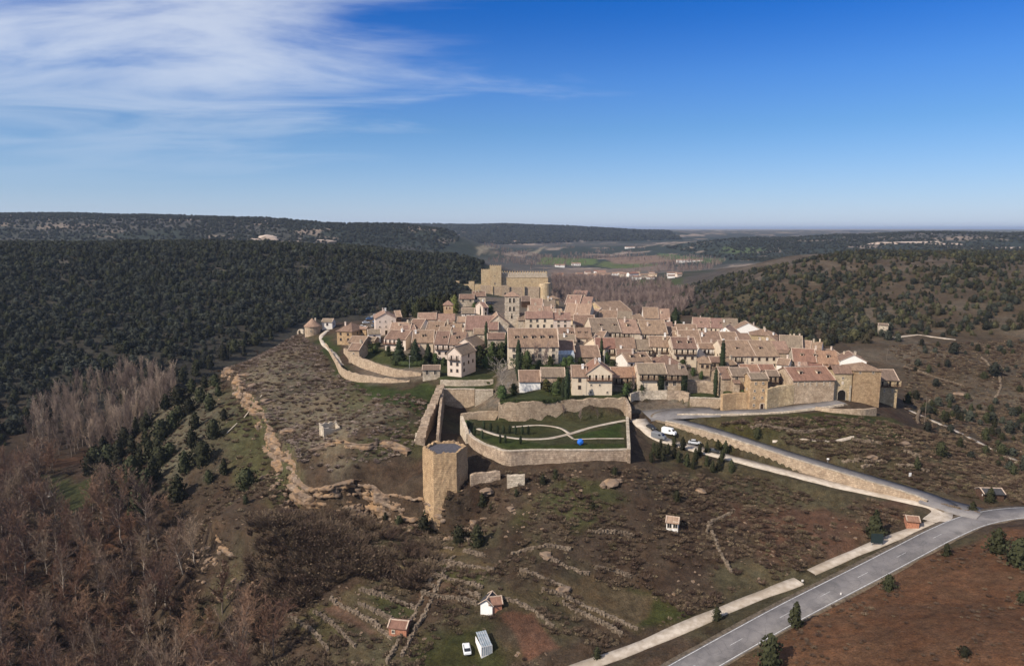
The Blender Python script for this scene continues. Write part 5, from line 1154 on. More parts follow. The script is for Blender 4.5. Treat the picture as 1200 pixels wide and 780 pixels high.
def spread(poly, n, seed, dens=None, gap=0.0):
    """n tries inside a polygon of the land, thinned by dens(X,Y)->0..1"""
    g = np.random.default_rng(seed); x0, x1 = min(p[0] for p in poly), max(p[0] for p in poly); y0, y1 = min(p[1] for p in poly), max(p[1] for p in poly)
    X, Y = g.uniform(x0, x1, n), g.uniform(y0, y1, n); k = in_poly(X, Y, poly)
    for line, hw in ROADS:
        m = box_of(X, Y, line, 12); kk = k[m]; kk &= seg_dist(X[m], Y[m], line)[0] > hw+1.2; k[m] = kk
    for P_ in BARE_PLOTS:
        m = box_of(X, Y, P_, 2); kk = k[m]; kk &= ~in_poly(X[m], Y[m], P_); k[m] = kk
    if dens is not None: k &= g.random(n) < dens(X, Y)
    X, Y = X[k], Y[k]; return np.stack([X, Y, hf(X, Y)], 1)
def S3(n, lo, hi, seed, wl=.85, wh=1.25):
    g = np.random.default_rng(seed); h = g.uniform(lo, hi, n); w = g.uniform(wl, wh, n); return np.stack([h*w, h*w, h], 1)

# --- single evergreens on the near slopes
EG = 'evergreen bushes on the slopes'
LEFT = [(275,412,12),(262,421,14),(300,404,12),(286,417,10),(318,399,10),(150,474,18),(165,482,14),(185,466,16),(195,479,14),(210,474,18),(222,484,14),(235,471,14),(246,481,16),(256,464,12),(229,502,16),(203,504,18),(190,516,20),(172,524,18),(225,522,16),(251,513,18),(237,543,22),(217,553,20),(209,586,24),(263,556,16),(263,492,11),(240,455,12),(252,452,11),(225,460,13),(185,535,16),(170,505,14),(200,535,14),(245,565,12),(122,530,16),(112,545,18),
        (165,549,24),(181,565,26),(176,540,20),(156,565,26),(140,559,22),(121,559,20),(106,556,18),(151,585,24),(166,600,24),(131,579,20),(290,573,20),(288,590,9),(128,545,20),(140,538,18),(155,530,16),(118,570,20),(172,580,24),(188,545,18),(148,520,16),(160,508,16),(140,500,15),(175,495,15),(210,492,14),(198,455,14),(215,448,14),(230,440,14),(246,432,13),(170,455,14)]
for px, py, h in LEFT: grown('juniper', *(('dark juniper in the dense clump at the foot of the western slope', 'shrub', 'juniper clump at the slope foot') if px < 195 and py > 525 else ('dark juniper high on the western slope towards the forest', 'shrub', 'junipers high on the western slope') if py < 470 else ('dark juniper scattered on the open western slope under the cliff rim', 'shrub', 'junipers on the open western slope')), px, py, h*1.3, random.uniform(.75, 1.05), 'juniper_bush')
for px, py, h in [(452,611,12),(468,615,13),(497,622,20),(498,606,9),(565,593,18),(605,581,9),(651,560,12),(636,567,12),(695,597,10),(720,556,10),(560,640,28),(575,598,8),(538,636,22)]: grown('juniper', 'dark juniper on the open slope beneath the walls', 'shrub', EG, px, py, h, random.uniform(.7, .95), 'juniper_bush')
for px, py in [(763,541),(770,536),(777,539),(783,531),(790,523),(795,541),(800,527),(805,546),(812,549),(820,533),(828,545),(835,553),(842,551),(846,541),(850,531),(857,553),(841,529),(774,526),(815,539),(828,531),(790,536),(766,530)]: grown('juniper', 'young dark pine in the planted cluster below the parked vans', 'tree', 'young pines planted below the gravel road', px, py, random.uniform(12, 17), random.uniform(.55, .75), 'young_pine', random.choice((0, 2, 3)))
for px, py, h, w, l in [(793,587,14,.7,'small dark juniper just above the white hut'),(887,513,13,.8,'lone dark bush on the grass inside the road bend'),(932,734,32,.85,'dense dark tree on the edge of the asphalt road'),(902,783,44,.9,'large dark bush at the very bottom beside the road'),(1025,631,36,.95,'big round evergreen beside the gravel path'),(1109,651,16,.9,'small bush on the brown field edge near the junction'),(1041,691,20,.8,'lone small bush on the brown field'),(1168,647,30,1.0,'broad bush on the upper brown field'),(1194,662,34,1.0,'broad bush cut off by the picture edge on the brown field'),(1130,768,13,1.1,'low bush low on the brown field'),(840,727,18,.9,'dark bush on the verge of the gravel path'),(1074,549,16,.8,'dark bush on the stony east slope'),(1102,534,18,.8,'dark bush higher on the stony east slope'),(1140,598,12,1.3,'low garden bush by the shelter at the junction'),(1160,588,18,1.1,'round garden tree by the shelter at the junction'),(1198,705,14,1,'small bush at the right edge of the brown field'),(700,772,16,.9,'dark bush at the lower end of the gravel path')]:
    grown('juniper', l, 'shrub', EG, px, py, h, w, 'evergreen_bush')
# --- village trees
for px, py, h, l in [(570,407,31,'tall slim cypress in front of the church nave'),(593.5,410,21,'cypress between the sacristy and the mansion'),(607.5,446,49,'very tall brownish cypress left of the white cottage'),(651,421,30,'cypress at the right corner of the mansion'),(704.7,421,26,'cypress before the red roofed gallery house'),(664.5,470,39,'broad dark cypress left of the gabled gallery house'),(660,468,26,'shorter cypress beside the broad dark one'),(846,442,44,'upper tall cypress above the road bend'),(838,466,36,'lower dark cypress above the road bend'),(612,432,20,'small cypress in the mansion garden'),(584,424,22,'small cypress left of the mansion')]:
    P = G(px, py); hh = h*scale_at(P); tree('cypress_tree', l, 'tree', 'cypresses in the village', CROWN['cypress'][int(px) % 2], TRUNK['cypress'], P, (hh*(1.0 if h > 25 else 1.2)*(1.5 if 'broad' in l else 1), hh*(1.0 if h > 25 else 1.2), hh))
for px, py, h, w, k, l in [(791,385,25,1.15,'conifer','big dark conifer standing among the back roofs'),(468,427,31,.95,'conifer','dark garden conifer, left of the pair behind the west wall'),(487,427,30,1.0,'conifer','dark garden conifer, right of the pair behind the west wall'),(502,424,22,.9,'conifer','smaller dark conifer beside the pair behind the west wall'),(533,367,22,.9,'olive','yellow green tree beside the brick bell tower'),
        (551,425,22,.9,'garden','dark garden tree right of the pink house'),(562,424,20,1.0,'garden','dense garden tree under the church chapel'),(577,426,26,.9,'garden','large garden tree before the sacristy'),(588,424,24,.8,'garden','garden tree left of the mansion front'),(601,430,18,.9,'garden','dark shrub before the left end of the mansion'),(617,432,14,1.2,'garden','low dark shrub under the mansion windows'),(645,432,16,1.0,'garden','dark shrub before the right end of the mansion'),(632,433,12,1.3,'garden','small dark shrub in the middle of the mansion garden'),(668,428,12,1.2,'garden','dark shrub under the conservatory'),(540,431,18,1.0,'garden','dark shrub against the shaded side of the pink house'),(556,430,16,1.0,'garden','dark shrub on the grass right of the pink house'),(570,431,15,1.1,'garden','dark round shrub under the sacristy'),(455,417,12,1.0,'garden','dark shrub before the red balconied house'),(510,427,14,1.0,'garden','dark shrub left of the pink house'),(520,428,10,1.2,'garden','low shrub at the foot of the pink house'),(440,413,9,1.2,'garden','small shrub on the western lawn'),
        (661,432,14,1.0,'garden','dark shrub between the ivy cottage and the conservatory'),(689,424,12,1.0,'garden','dark tree behind the gabled gallery house'),(711,426,14,.8,'garden','narrow tree beside the lamp post'),(752,462,12,1.0,'garden','dark shrub at the left end of the ivy columned house'),(822,444,10,1.0,'garden','shrub under the hipped corner house'),(809,424,14,.8,'garden','dark tree right of the paired galleries'),(870,462,6,1.4,'garden','small shrub on the orange rubble wall'),(575,366,9,1.0,'garden','dark tree on the castle street'),(556,362,8,1.0,'garden','small dark tree below the columned porch'),(618,432,22,.6,'garden','slim dark tree before the mansion door'),(655,455,14,1.1,'garden','bushy tree beside the broad dark cypress'),(680,428,10,1.3,'garden','shrub below the brown roofed barn'),(718,433,12,1.0,'garden','small tree behind the red roofed wing'),(812,440,10,1.1,'garden','shrub beside the hipped corner house'),(800,432,12,.9,'garden','small tree before the right galleried house'),(602,462,14,1.2,'garden','round green bush beside the white cottage'),(588,466,16,1.1,'garden','bush under the bare pale tree'),(640,457,14,1.2,'olive','yellow green bush right of the white cottage'),(652,462,16,1.1,'garden','green bush below the ivy cottage'),
        (733,462,14,1.1,'garden','dark bush right of the gabled gallery house'),(740,458,12,1.1,'garden','second dark bush beside the gallery house wing'),(553,357,10,.8,'cypress','small dark tree at the columned porch'),(563,372,14,.7,'cypress','small dark tree on the street up to the castle'),(628,336,11,.9,'garden','dark tree growing inside the castle court'),(776,384,10,1.0,'garden','small tree left of the big conifer'),(497,381,9,1.0,'garden','round bush beside the pink roofed hall'),(547,505,14,1.0,'garden','dark bush in the corner of the walled garden'),(703,385,5,1.0,'garden','small dark tree at the corner of the pink roofs')]:
    grown(k, l, 'tree', 'garden trees in the village', px, py, h, w, 'garden_tree')
for i in range(26):
    px = 474+i*2.4; grown('juniper', 'dark evergreen in the grove behind the pink roofed hall', 'tree', 'grove behind the pink roofed hall', px+random.uniform(-1, 1), 372-random.uniform(0, 8)-(6 if px > 505 else 0), random.uniform(13, 20), .6, 'grove_tree')
for px, py in [(567,506),(575,508),(583,511),(590,511),(597,511),(604,512),(612,512),(619,512),(556,513),(565,517),(586,522),(592,522),(610,523)]: grown('cypress', 'little clipped cypress in the rows of the walled garden', 'shrub', 'small cypresses in the walled garden', px, py-3, 11, 2.0, 'small_cypress')
tr, cr = BARE['pale'][0]; P = G(592, 466); tree('bare_tree', 'large pale leafless tree beside the white cottage', 'tree', None, cr, tr, P, 46*scale_at(P)/12)
tr, cr = BARE['mauve'][0]; P = G(741, 462); tree('bare_tree', 'greyish leafless tree before the red roofed wing', 'tree', None, cr, tr, P, 24*scale_at(P)/11)
for px, py, hh in ((680,493,14),(660,486,12),(700,490,10)): P = G(px, py); tree('bare_tree', 'small leafless tree below the ivy topped terrace wall', 'tree', 'small bare trees below the terrace wall', BARE['mauve'][1][1], BARE['mauve'][1][0], P, hh*scale_at(P)/11)
for px, l in ((640,'twiggy leafless tree before the right half of the mansion'),(615,'twiggy leafless tree before the left half of the mansion')): P = G(px, 431); tree('bare_tree', l, 'tree', None, BARE['mauve'][1][1], BARE['mauve'][1][0], P, 26*scale_at(P)/11)
P = G(640, 424); tree('bare_tree', 'twiggy leafless tree in the middle of the mansion front', 'tree', None, BARE['mauve'][0][1], BARE['mauve'][0][0], G(628, 430), 24*scale_at(P)/11)
# --- clipped hedges and ivy
def leaf_block(name, label, cat, pts, w, h, mat, n=500, size=.16, z0=0.0, group=None):
    g = np.random.default_rng(len(label)); P = [Vector(p) for p in pts]; V, F = [], []; tot = sum((b-a).length for a, b in zip(P[:-1], P[1:])); c = P[0]
    for a, b in zip(P[:-1], P[1:]):
        t = (b-a).normalized(); s = Vector((t.y, -t.x, 0)); m = int(n*(b-a).length/tot); i0 = len(V)
        for k in (0, 1):
            q = a if k == 0 else b
            for u, zz in ((-1, 0), (1, 0), (1, 1), (-1, 1)): x = q+s*u*w*.42; V.append((x.x-c.x, x.y-c.y, q.z-c.z+z0+zz*h*.93))
        F += [tuple(i0+j for j in f) for f in ((0,1,5,4),(1,2,6,5),(2,3,7,6),(3,0,4,7),(0,3,2,1),(4,5,6,7))]
        for _ in range(m):
            f = g.random(); u = g.uniform(-1, 1); zz = g.random(); e = g.integers(3)
            if e == 0: u = math.copysign(1, u)
            else: zz = 1.0
            x = a.lerp(b, f)+s*u*w*.5; q = np.array([x.x-c.x, x.y-c.y, x.z-c.z+z0+zz*h]); n1 = g.normal(0, 1, 3); n1 /= np.linalg.norm(n1); n2 = np.cross(n1, g.normal(0, 1, 3)); n2 /= np.linalg.norm(n2); k = len(V); ss = size*g.uniform(.6, 1.5)
            V += [tuple(q+n1*ss), tuple(q+n2*ss), tuple(q-n1*ss), tuple(q-n2*ss)]; F.append((k, k+1, k+2, k+3))
    return tag(link(name, np_mesh(name, np.array(V), np.array(F), M[mat]), None, c), label, cat, group)
HG_ = 'hedges and ivy of the gardens'
leaf_block('hedge', 'clipped dark hedge behind the west wall under the conifers', 'hedge', [G(462,427), G(480,429), G(497,428)], 2.5, 2.2, 'leaf_garden', 700, group=HG_)
leaf_block('hedge', 'dark hedge along the lawn with the red balconied house', 'hedge', [G(426,409), G(446,406)], 2.0, 2.0, 'leaf_garden', 500, group=HG_)
leaf_block('hedge', 'long dark hedge in front of the mansion', 'hedge', [G(612,432), G(640,433), G(655,432)], 2.5, 1.8, 'leaf_garden', 800, group=HG_)
leaf_block('hedge', 'low green hedge on the grass strip above the square walls', 'hedge', [G(522,449), G(548,448), G(574,449)], 1.6, .8, 'leaf_olive', 500, group=HG_)
a_, b_, c_ = W(586,470,6.2), W(640,469,6.2), W(668,467,6.2)
for v_ in (a_, b_, c_): v_.z = 5.6
leaf_block('ivy', 'dark ivy hanging over the top of the terrace wall above the garden', 'ivy', [a_, b_, c_], 1.7, 1.1, 'leaf_garden', 1200, .2, -.3, group=HG_)
for px, l in ((774, 'clipped ivy column left of the long dark galleried house door'), (801, 'clipped ivy column at the right corner of the long dark galleried house')):
    P = G(px, 458); P.y -= .8; s_ = scale_at(P); leaf_block('ivy_column', l, 'ivy', [P+Vector((-3.2*s_, 0, 0)), P+Vector((3.2*s_, 0, 0))], 1.2, 18*s_, 'leaf_cypress', 700, .22, group=HG_)

# --- bare trees of the valley, one by one
VAL = [G(*p) for p in ((0,560),(40,540),(120,560),(150,600),(205,605),(235,660),(262,705),(300,730),(330,790),(250,900),(0,900),(-80,780),(-80,600))]
pts = spread(VAL, 1600, 5)
def thin(P, d, nmax):
    out = []
    for p in P:
        if all((p[0]-q[0])**2+(p[1]-q[1])**2 > d*d for q in out): out.append(p)
        if len(out) >= nmax: break
    return out
for p in thin(pts, 4.3, 270):
    k = 'red' if random.random() < .5 else 'brown'; tr, cr = random.choice(BARE[k]); s = random.uniform(.65, 1.15)
    tree('bare_tree', 'leafless reddish brown tree in the wooded valley bottom', 'tree', 'bare trees in the valley bottom', cr, tr, Vector(p)-Vector((0, 0, .3)), (s*1.05, s*1.05, s))
POP = [G(*p) for p in ((30,530),(95,537),(150,522),(208,474),(196,448),(150,446),(95,462),(45,492))]
for p in thin(spread(POP, 1600, 6), 3.3, 170):
    tr, cr = random.choice(BARE['poplar']); s = random.uniform(.8, 1.05); tree('poplar_tree', 'slender leafless poplar in the dense pale brown stand', 'tree', 'stand of bare poplars', cr, tr, Vector(p)-Vector((0, 0, .3)), s)

# --- woods and scrub as masses
oaks = []; 
for px, py, h, l in ((1040,398,12,'round oak beside the lone cube hut'),(1052,400,10,'second oak by the track near the cube hut'),(1118,415,14,'oak on the terraces of the right hillside'),(1165,440,16,'oak beside the path on the right hillside')):
    oaks.append(grown('oak', l, 'tree', 'single oaks on the right hillside', px, py, h, 1.0, 'oak_tree', len(oaks)))
def by_mesh(me): return [o for o in bpy.data.objects if o.type == 'MESH' and o.data is me][0]
def crown_of(o): return [c for c in o.children if c.name.startswith('crown')][0]
PO = [crown_of(o) for o in oaks]
pn = [grown('pine', l, 'tree', 'single oaks on the right hillside', px, py, h, 1.0, 'pine_tree', i) for i, (px, py, h, l) in enumerate(((1000,399,14,'brownish green pine on the wood edge behind the village'),(975,398,14,'pine at the wood edge left of the cube hut'),(1015,402,12,'small pine in front of the wood edge')))]
PP = [crown_of(o) for o in pn]
FOR = [G(*p) for p in ((-120,530),(0,525),(35,505),(90,468),(190,446),(240,430),(275,414),(330,388),(360,375),(445,366),(530,352),(566,322),(567,308))]+[Vector((-60,1020,0)),Vector((-350,1000,0)),Vector((-600,860,0)),Vector((-820,700,0))]
P = spread(FOR, 110000, 7, lambda X, Y: .42+.58*sstep(.32, .5, fbm(X, Y, 40, 4, 51.))*(1-.75*sstep(600, 760, Y)*sstep(.5, .62, fbm(X, Y, 60, 4, 15.))*sstep(-330, -200, X)))
PJ = [by_mesh(c) for c in CROWN['juniper'][:3]]
P = P[(poly_sd(P[:, 0], P[:, 1], VILLAGE_AREA) < -22) & ~((P[:, 0] > -100) & (P[:, 1] > 390) & (P[:, 1] < 540))][:46000]; g_ = np.random.default_rng(77); cl_ = fbm(P[:, 0], P[:, 1], 25, 3, 5.); hh_ = (1.8+4.2*g_.random(len(P))**1.7)*(.75+.6*cl_); ww_ = g_.uniform(.8, 1.5, len(P))
scatter('forest', P, np.stack([hh_*ww_, hh_*ww_*g_.uniform(.8, 1.2, len(P)), hh_], 1), PO+PJ, 2)
RH = [G(*p) for p in ((790,372),(850,384),(905,392),(960,408),(1010,400),(1060,392),(1120,395),(1200,388),(1280,380))]+[Vector((1000,900,0)),Vector((850,1100,0)),Vector((480,980,0)),Vector((330,860,0)),Vector((250,1000,0)),Vector((190,900,0))]
def rh_d(X, Y):
    dense = np.exp(-(((X-215)/80)**2+((Y-520)/90)**2)*.9); return np.clip(.17+.65*dense+.55*sstep(.46, .6, fbm(X, Y, 45, 4, 71.)), 0, 1)
P = spread(RH, 32000, 8, rh_d); P = P[poly_sd(P[:, 0], P[:, 1], VILLAGE_AREA) < -14]; k = np.random.default_rng(4).random(len(P)) < .5
scatter('hillside_wood', P, S3(len(P), 1.6, 5.2, 3), PO+PP+PJ, 5)
# nearer single trees of the right flank
RF = [G(*p) for p in ((1040,405),(1200,395),(1290,430),(1290,560),(1180,560),(1100,520),(1060,480),(1062,440))]
for p in thin(spread(RF, 900, 9, lambda X, Y: .2+.8*sstep(.45, .6, fbm(X, Y, 30, 3, 5.))), 3.6, 170):
    h = random.uniform(1.8, 4.8); tree('evergreen_bush', 'scattered evergreen bush on the steep right flank', 'shrub', 'evergreen bushes on the right flank', random.choice(CROWN['oak']+CROWN['juniper']), TRUNK['oak'], Vector(p), (h*random.uniform(.8, 1.1), h*.95, h))
FR = [Vector(v) for v in ((-2600,1700,0),(-2400,2350,0),(-300,2400,0),(-150,2050,0),(-250,1650,0),(-700,1450,0),(-1400,1300,0))]
P = spread(FR, 34000, 10, lambda X, Y: .35+.65*sstep(.42, .56, fbm(X, Y, 130, 4, 8.)))
scatter('far_forest', P, S3(len(P), 3, 7, 6, 1.1, 1.7), PO, 7)
FR2 = [Vector(v) for v in ((600,1500,0),(600,2700,0),(3400,2900,0),(2600,1500,0))]
P = spread(FR2, 22000, 12, lambda X, Y: .25+.75*sstep(.46, .58, fbm(X, Y, 160, 4, 18.)))
scatter('far_forest', P, S3(len(P), 4, 8, 8, 1.1, 1.7), PO, 9)
FR3 = [Vector(v) for v in ((-900,2900,0),(-900,4700,0),(1100,4900,0),(900,3700,0),(0,3250,0))]
P = spread(FR3, 8000, 13); scatter('far_forest', P, S3(len(P), 8, 13, 8, 1.3, 2.2), PO, 10)
# bare riverside wood behind the village
def by_mesh(me): return [o for o in bpy.data.objects if o.type == 'MESH' and o.data is me][0]
bt, bt2 = by_mesh(BARE['mauve'][0][1]), by_mesh(BARE['mauve'][1][1])
RV = [G(*p) for p in ((645,352),(690,352),(760,374),(800,372),(815,345),(780,330),(700,328),(648,326))]
P = spread(RV, 6000, 14, lambda X, Y: .35+.65*sstep(.42, .54, fbm(X, Y, 45, 3, 6.))); s = S3(len(P), .6, 1.1, 10)
scatter('riverside_wood', P, s, [bt, bt2], 11)
RV2 = [G(*p) for p in ((568,310),(640,328),(700,322),(820,322),(850,306),(760,292),(640,286),(560,290))]
P = spread(RV2, 5000, 15, lambda X, Y: sstep(.5, .6, fbm(X, Y, 130, 4, 26.))); scatter('riverside_wood', P, S3(len(P), .7, 1.2, 12), [bt, bt2], 13)
# scrub on the spur and thickets on the slope: three real bushes lend their shape to the masses
sb = []
for i, (px, py, m, hgt, l) in enumerate(((400,470,'scrub_mauve',1.0,'small mauve thorn bush in the middle of the scrubby spur'),(560,625,'scrub_brown',1.0,'brown thorn bush on the slope under the tower'),(900,640,'scrub_olive',.9,'olive broom bush on the slope above the gravel path'),(460,640,'scrub_brown',1.6,'tall brown bramble in the thicket below the cliffs'))):
    P = G(px, py); o = empty('scrub_bush', P); tag(o, l, 'shrub', 'thorn bushes'); link('crown', scrub_mesh(200+i, m, 170, hgt, .8 if i < 3 else 1.2, .02, 12), o); sb.append(o.children[0])
SPUR = [G(*p) for p in ((300,410),(360,398),(392,436),(430,458),(500,470),(495,520),(470,540),(400,555),(350,545),(290,475),(270,440))]
P = spread(SPUR, 22000, 16, lambda X, Y: .3+.7*sstep(.42, .58, fbm(X, Y, 14, 4, 66.))); scatter('spur_scrub', P, S3(len(P), .3, 1.0, 14, .8, 1.3), [sb[0], sb[0], sb[1]], 15)
TH = [G(*p) for p in ((330,600),(420,600),(500,632),(530,640),(520,655),(490,690),(420,672),(350,715),(300,705),(290,660))]
P = spread(TH, 3600, 17, lambda X, Y: .05+.95*sstep(.42, .66, fbm(X, Y, 16, 4, 36.))); scatter('thicket', P, S3(len(P), 1.0, 2.0, 16, .8, 1.3), [sb[3], sb[3], sb[1]], 17)
SL = [G(*p) for p in ((250,560),(340,590),(500,600),(560,560),(740,545),(860,555),(1060,590),(1080,610),(900,690),(650,780),(560,820),(330,820),(300,740),(230,640))]
P = spread(SL, 18000, 18, lambda X, Y: .02+.98*sstep(.52, .62, fbm(X, Y, 20, 5, 16.))); scatter('slope_scrub', P, S3(len(P), .25, .95, 18, .8, 1.5), [sb[1], sb[2], sb[1]], 19)
VS = [G(*p) for p in ((700,690),(830,640),(930,690),(850,730),(720,770),(620,700))]
SR = [G(*p) for p in ((830,500),(1000,490),(1060,500),(1200,520),(1290,560),(1200,590),(1090,575),(900,525))]
P = spread(SR, 5000, 19, lambda X, Y: .1+.9*sstep(.5, .62, fbm(X, Y, 18, 5, 46.))); scatter('slope_scrub', P, S3(len(P), .35, 1.0, 20, .8, 1.5), [sb[1], sb[2]], 21)
SF = [G(*p) for p in ((960,705),(1110,645),(1200,622),(1300,640),(1300,860),(820,860))]
P = spread(SF, 3000, 20, lambda X, Y: .1+.9*sstep(.5, .66, fbm(X, Y, 12, 4, 56.))); scatter('field_scrub', P, S3(len(P), .15, .5, 22, 1.0, 2.0), [sb[1]], 23)
VU = VAL; P = spread(VAL, 4000, 21); scatter('valley_scrub', P, S3(len(P), .7, 1.9, 24, .9, 1.3), [sb[3], sb[1]], 25)
LS = [G(*p) for p in ((150,470),(260,430),(340,560),(330,600),(240,620),(180,600),(110,560))]
P = spread(LS, 5000, 22, lambda X, Y: .1+.9*sstep(.5, .62, fbm(X, Y, 16, 5, 96.))); scatter('slope_scrub', P, S3(len(P), .4, 1.2, 26, .8, 1.4), [sb[2], sb[1]], 27)
# --- dry grass everywhere on the near slopes
P = G(820, 600); o = empty('grass_tuft', P); tag(o, 'tuft of straw coloured grass on the bare slope', 'grass'); link('blades', scrub_mesh(300, 'straw', 50, .5, .5, .03), o); tuft = o.children[0]
P = np.concatenate([spread(SL, 18000, 40, lambda X, Y: .1+.9*sstep(.45, .65, fbm(X, Y, 11, 4, 3.))), spread(SR, 6000, 41), spread(LS, 5000, 42), spread(SPUR, 6000, 44), spread(RF, 9000, 45)])
scatter('dry_grass', P, S3(len(P), .5, 1.2, 46, .8, 1.6), [tuft, tuft, sb[1]], 47)
# --- stones
def boulder_mesh(seed):
    g = np.random.default_rng(seed); bm = bmesh.new(); bmesh.ops.create_icosphere(bm, subdivisions=2, radius=1)
    ph = g.uniform(0, 6, 6)
    for v in bm.verts:
        c = v.co; f = 1+.28*math.sin(2.3*c.x+ph[0])*math.sin(2.7*c.y+ph[1])+.16*math.sin(5*c.z+ph[2]+3*c.x)+g.normal(0, .05); v.co = Vector((round(c.x*f*2.4)/2.4*.6+c.x*f*.4, c.y*f, c.z*f*.62))
    me = bpy.data.meshes.new('boulder'); bm.to_mesh(me); bm.free(); me.materials.append(M['rock']); return me
BM_ = [boulder_mesh(i) for i in range(4)]
bo = []
for i, (px, py, s, l) in enumerate(((716,566,2.2,'large grey boulder outcrop on the slope below the garden'),(708,568,1.5,'smaller boulder beside the large outcrop'),(725,563,1.3,'low boulder right of the large outcrop'),(820,575,1.5,'boulder on the bare slope below the young pines'),(388,520,1.4,'pale boulder on the scrubby spur'),(285,440,2.4,'pale crag on the western rim of the spur'),(296,452,2.0,'second pale crag on the western rim'),(312,470,2.2,'crag beside the leaning pole on the rim'),(340,505,2.6,'broad crag on the rim above the grassy strip'),(660,690,1.6,'stone heap beside the green field'),(640,650,1.8,'stone heap on the scrubby terraces'),(1060,520,1.8,'boulder on the east slope'),(1020,535,1.6,'low boulder on the stony east slope'),(1125,462,2.4,'grey outcrop on the right flank'),(570,575,2.0,'rubble heap right of the big tower'),(600,596,1.3,'stone under the bushes below the pale masonry'))):
    P = G(px, py); o = link('boulder', BM_[i % 4], None, P, random.uniform(0, 6)); o.scale = (s*1.2, s, s*.8); tag(o, l, 'rock', 'boulders on the slopes'); bo.append(o)
P = np.concatenate([spread(SL, 2600, 30, lambda X, Y: sstep(.48, .6, fbm(X, Y, 15, 4, 77.))), spread(SPUR, 800, 31), spread(SR, 1100, 32, lambda X, Y: sstep(.45, .6, fbm(X, Y, 15, 4, 7.))), spread(LS, 700, 33), spread(RF, 1000, 35)])
for ln_, n_, sd_ in ((CLIFF, 260, 3), (CLIFF2, 120, 4)):
    g_ = np.random.default_rng(sd_); L_ = np.array([(q[0], q[1]) for q in ln_]); k_ = g_.uniform(.25 if ln_ is CLIFF else 0, .88, n_)*(len(L_)-1); i_ = k_.astype(int); q_ = L_[i_]+(L_[i_+1]-L_[i_])*(k_-i_)[:, None]; t_ = L_[i_+1]-L_[i_]; t_ /= np.linalg.norm(t_, axis=1)[:, None]
    d_ = 2.2+np.abs(g_.normal(0, 3.2, n_)); q_ = q_+np.stack([t_[:, 1], -t_[:, 0]], 1)*d_[:, None]; P = np.concatenate([P, np.stack([q_[:, 0], q_[:, 1], hf(q_[:, 0], q_[:, 1])], 1)])
scatter('stones', P, np.concatenate([np.random.default_rng(9).uniform(.12, .5, (len(P)-380, 1)), np.random.default_rng(8).uniform(.25, 1.1, (380, 1))])*np.array([[1.2, 1, .8]]), bo[:4], 34, tilt=.3)

# ------------------------------------------------------------------ vehicles
def paint(name, c, metal=.0):
    m = Mat(name, .35, .5); m.b.inputs['Metallic'].default_value = metal; m.color(m.mix(m.rng(m.noise(2, 3), .4, .7, 0, .25), c, tuple(x*.7 for x in c))); M[name] = m.m
for n_, c_ in (('paint_white', (.75, .75, .74)), ('paint_silver', (.45, .46, .48)), ('paint_black', (.02, .02, .022)), ('paint_blue', (.06, .12, .25)), ('paint_grey', (.16, .165, .175)), ('paint_red', (.3, .03, .025))): paint(n_, c_)
simple('rubber', (.02, .02, .02), .2, 4); simple('lamp_glass', (.6, .6, .55), .1, 4, .3); simple('plastic_blue', (.02, .13, .5), .3, 1.2, .5); simple('panel_green', (.018, .028, .028), .2, 2); simple('metal_grey', (.3, .3, .3), .2, 3, .6); simple('brick_red', (.34, .15, .09), .35, 3.0); simple('slate_dark', (.05, .048, .05), .3, 2)
def loft(secs):
    """cross sections (x, [(y,z)...]) -> closed mesh"""
    mb = MB(); k = len(secs[0][1]); vs = [(x, y, z) for x, p in secs for y, z in p]; fs = []
    for i in range(len(secs)-1):
        for j in range(k): a, b = i*k+j, i*k+(j+1) % k; fs.append((a, b, b+k, a+k))
    fs += [tuple(range(k-1, -1, -1)), tuple((len(secs)-1)*k+j for j in range(k))]; mb.add(vs, fs); return mb
def wheel_mesh():
    mb = MB(); n = 12; vs = [(.31*math.cos(2*math.pi*i/n), y, .31*math.sin(2*math.pi*i/n)) for y in (-.1, .1) for i in range(n)]
    mb.add(vs, [(i, (i+1) % n, (i+1) % n+n, i+n) for i in range(n)]+[tuple(range(n-1, -1, -1)), tuple(range(n, 2*n))]); return mb.mesh('wheel', M['rubber'])
WHEEL = wheel_mesh(); lm = MB(); lm.box(-.03, .03, -.16, .16, -.08, .08); LAMP = lm.mesh('headlight', M['lamp_glass'])
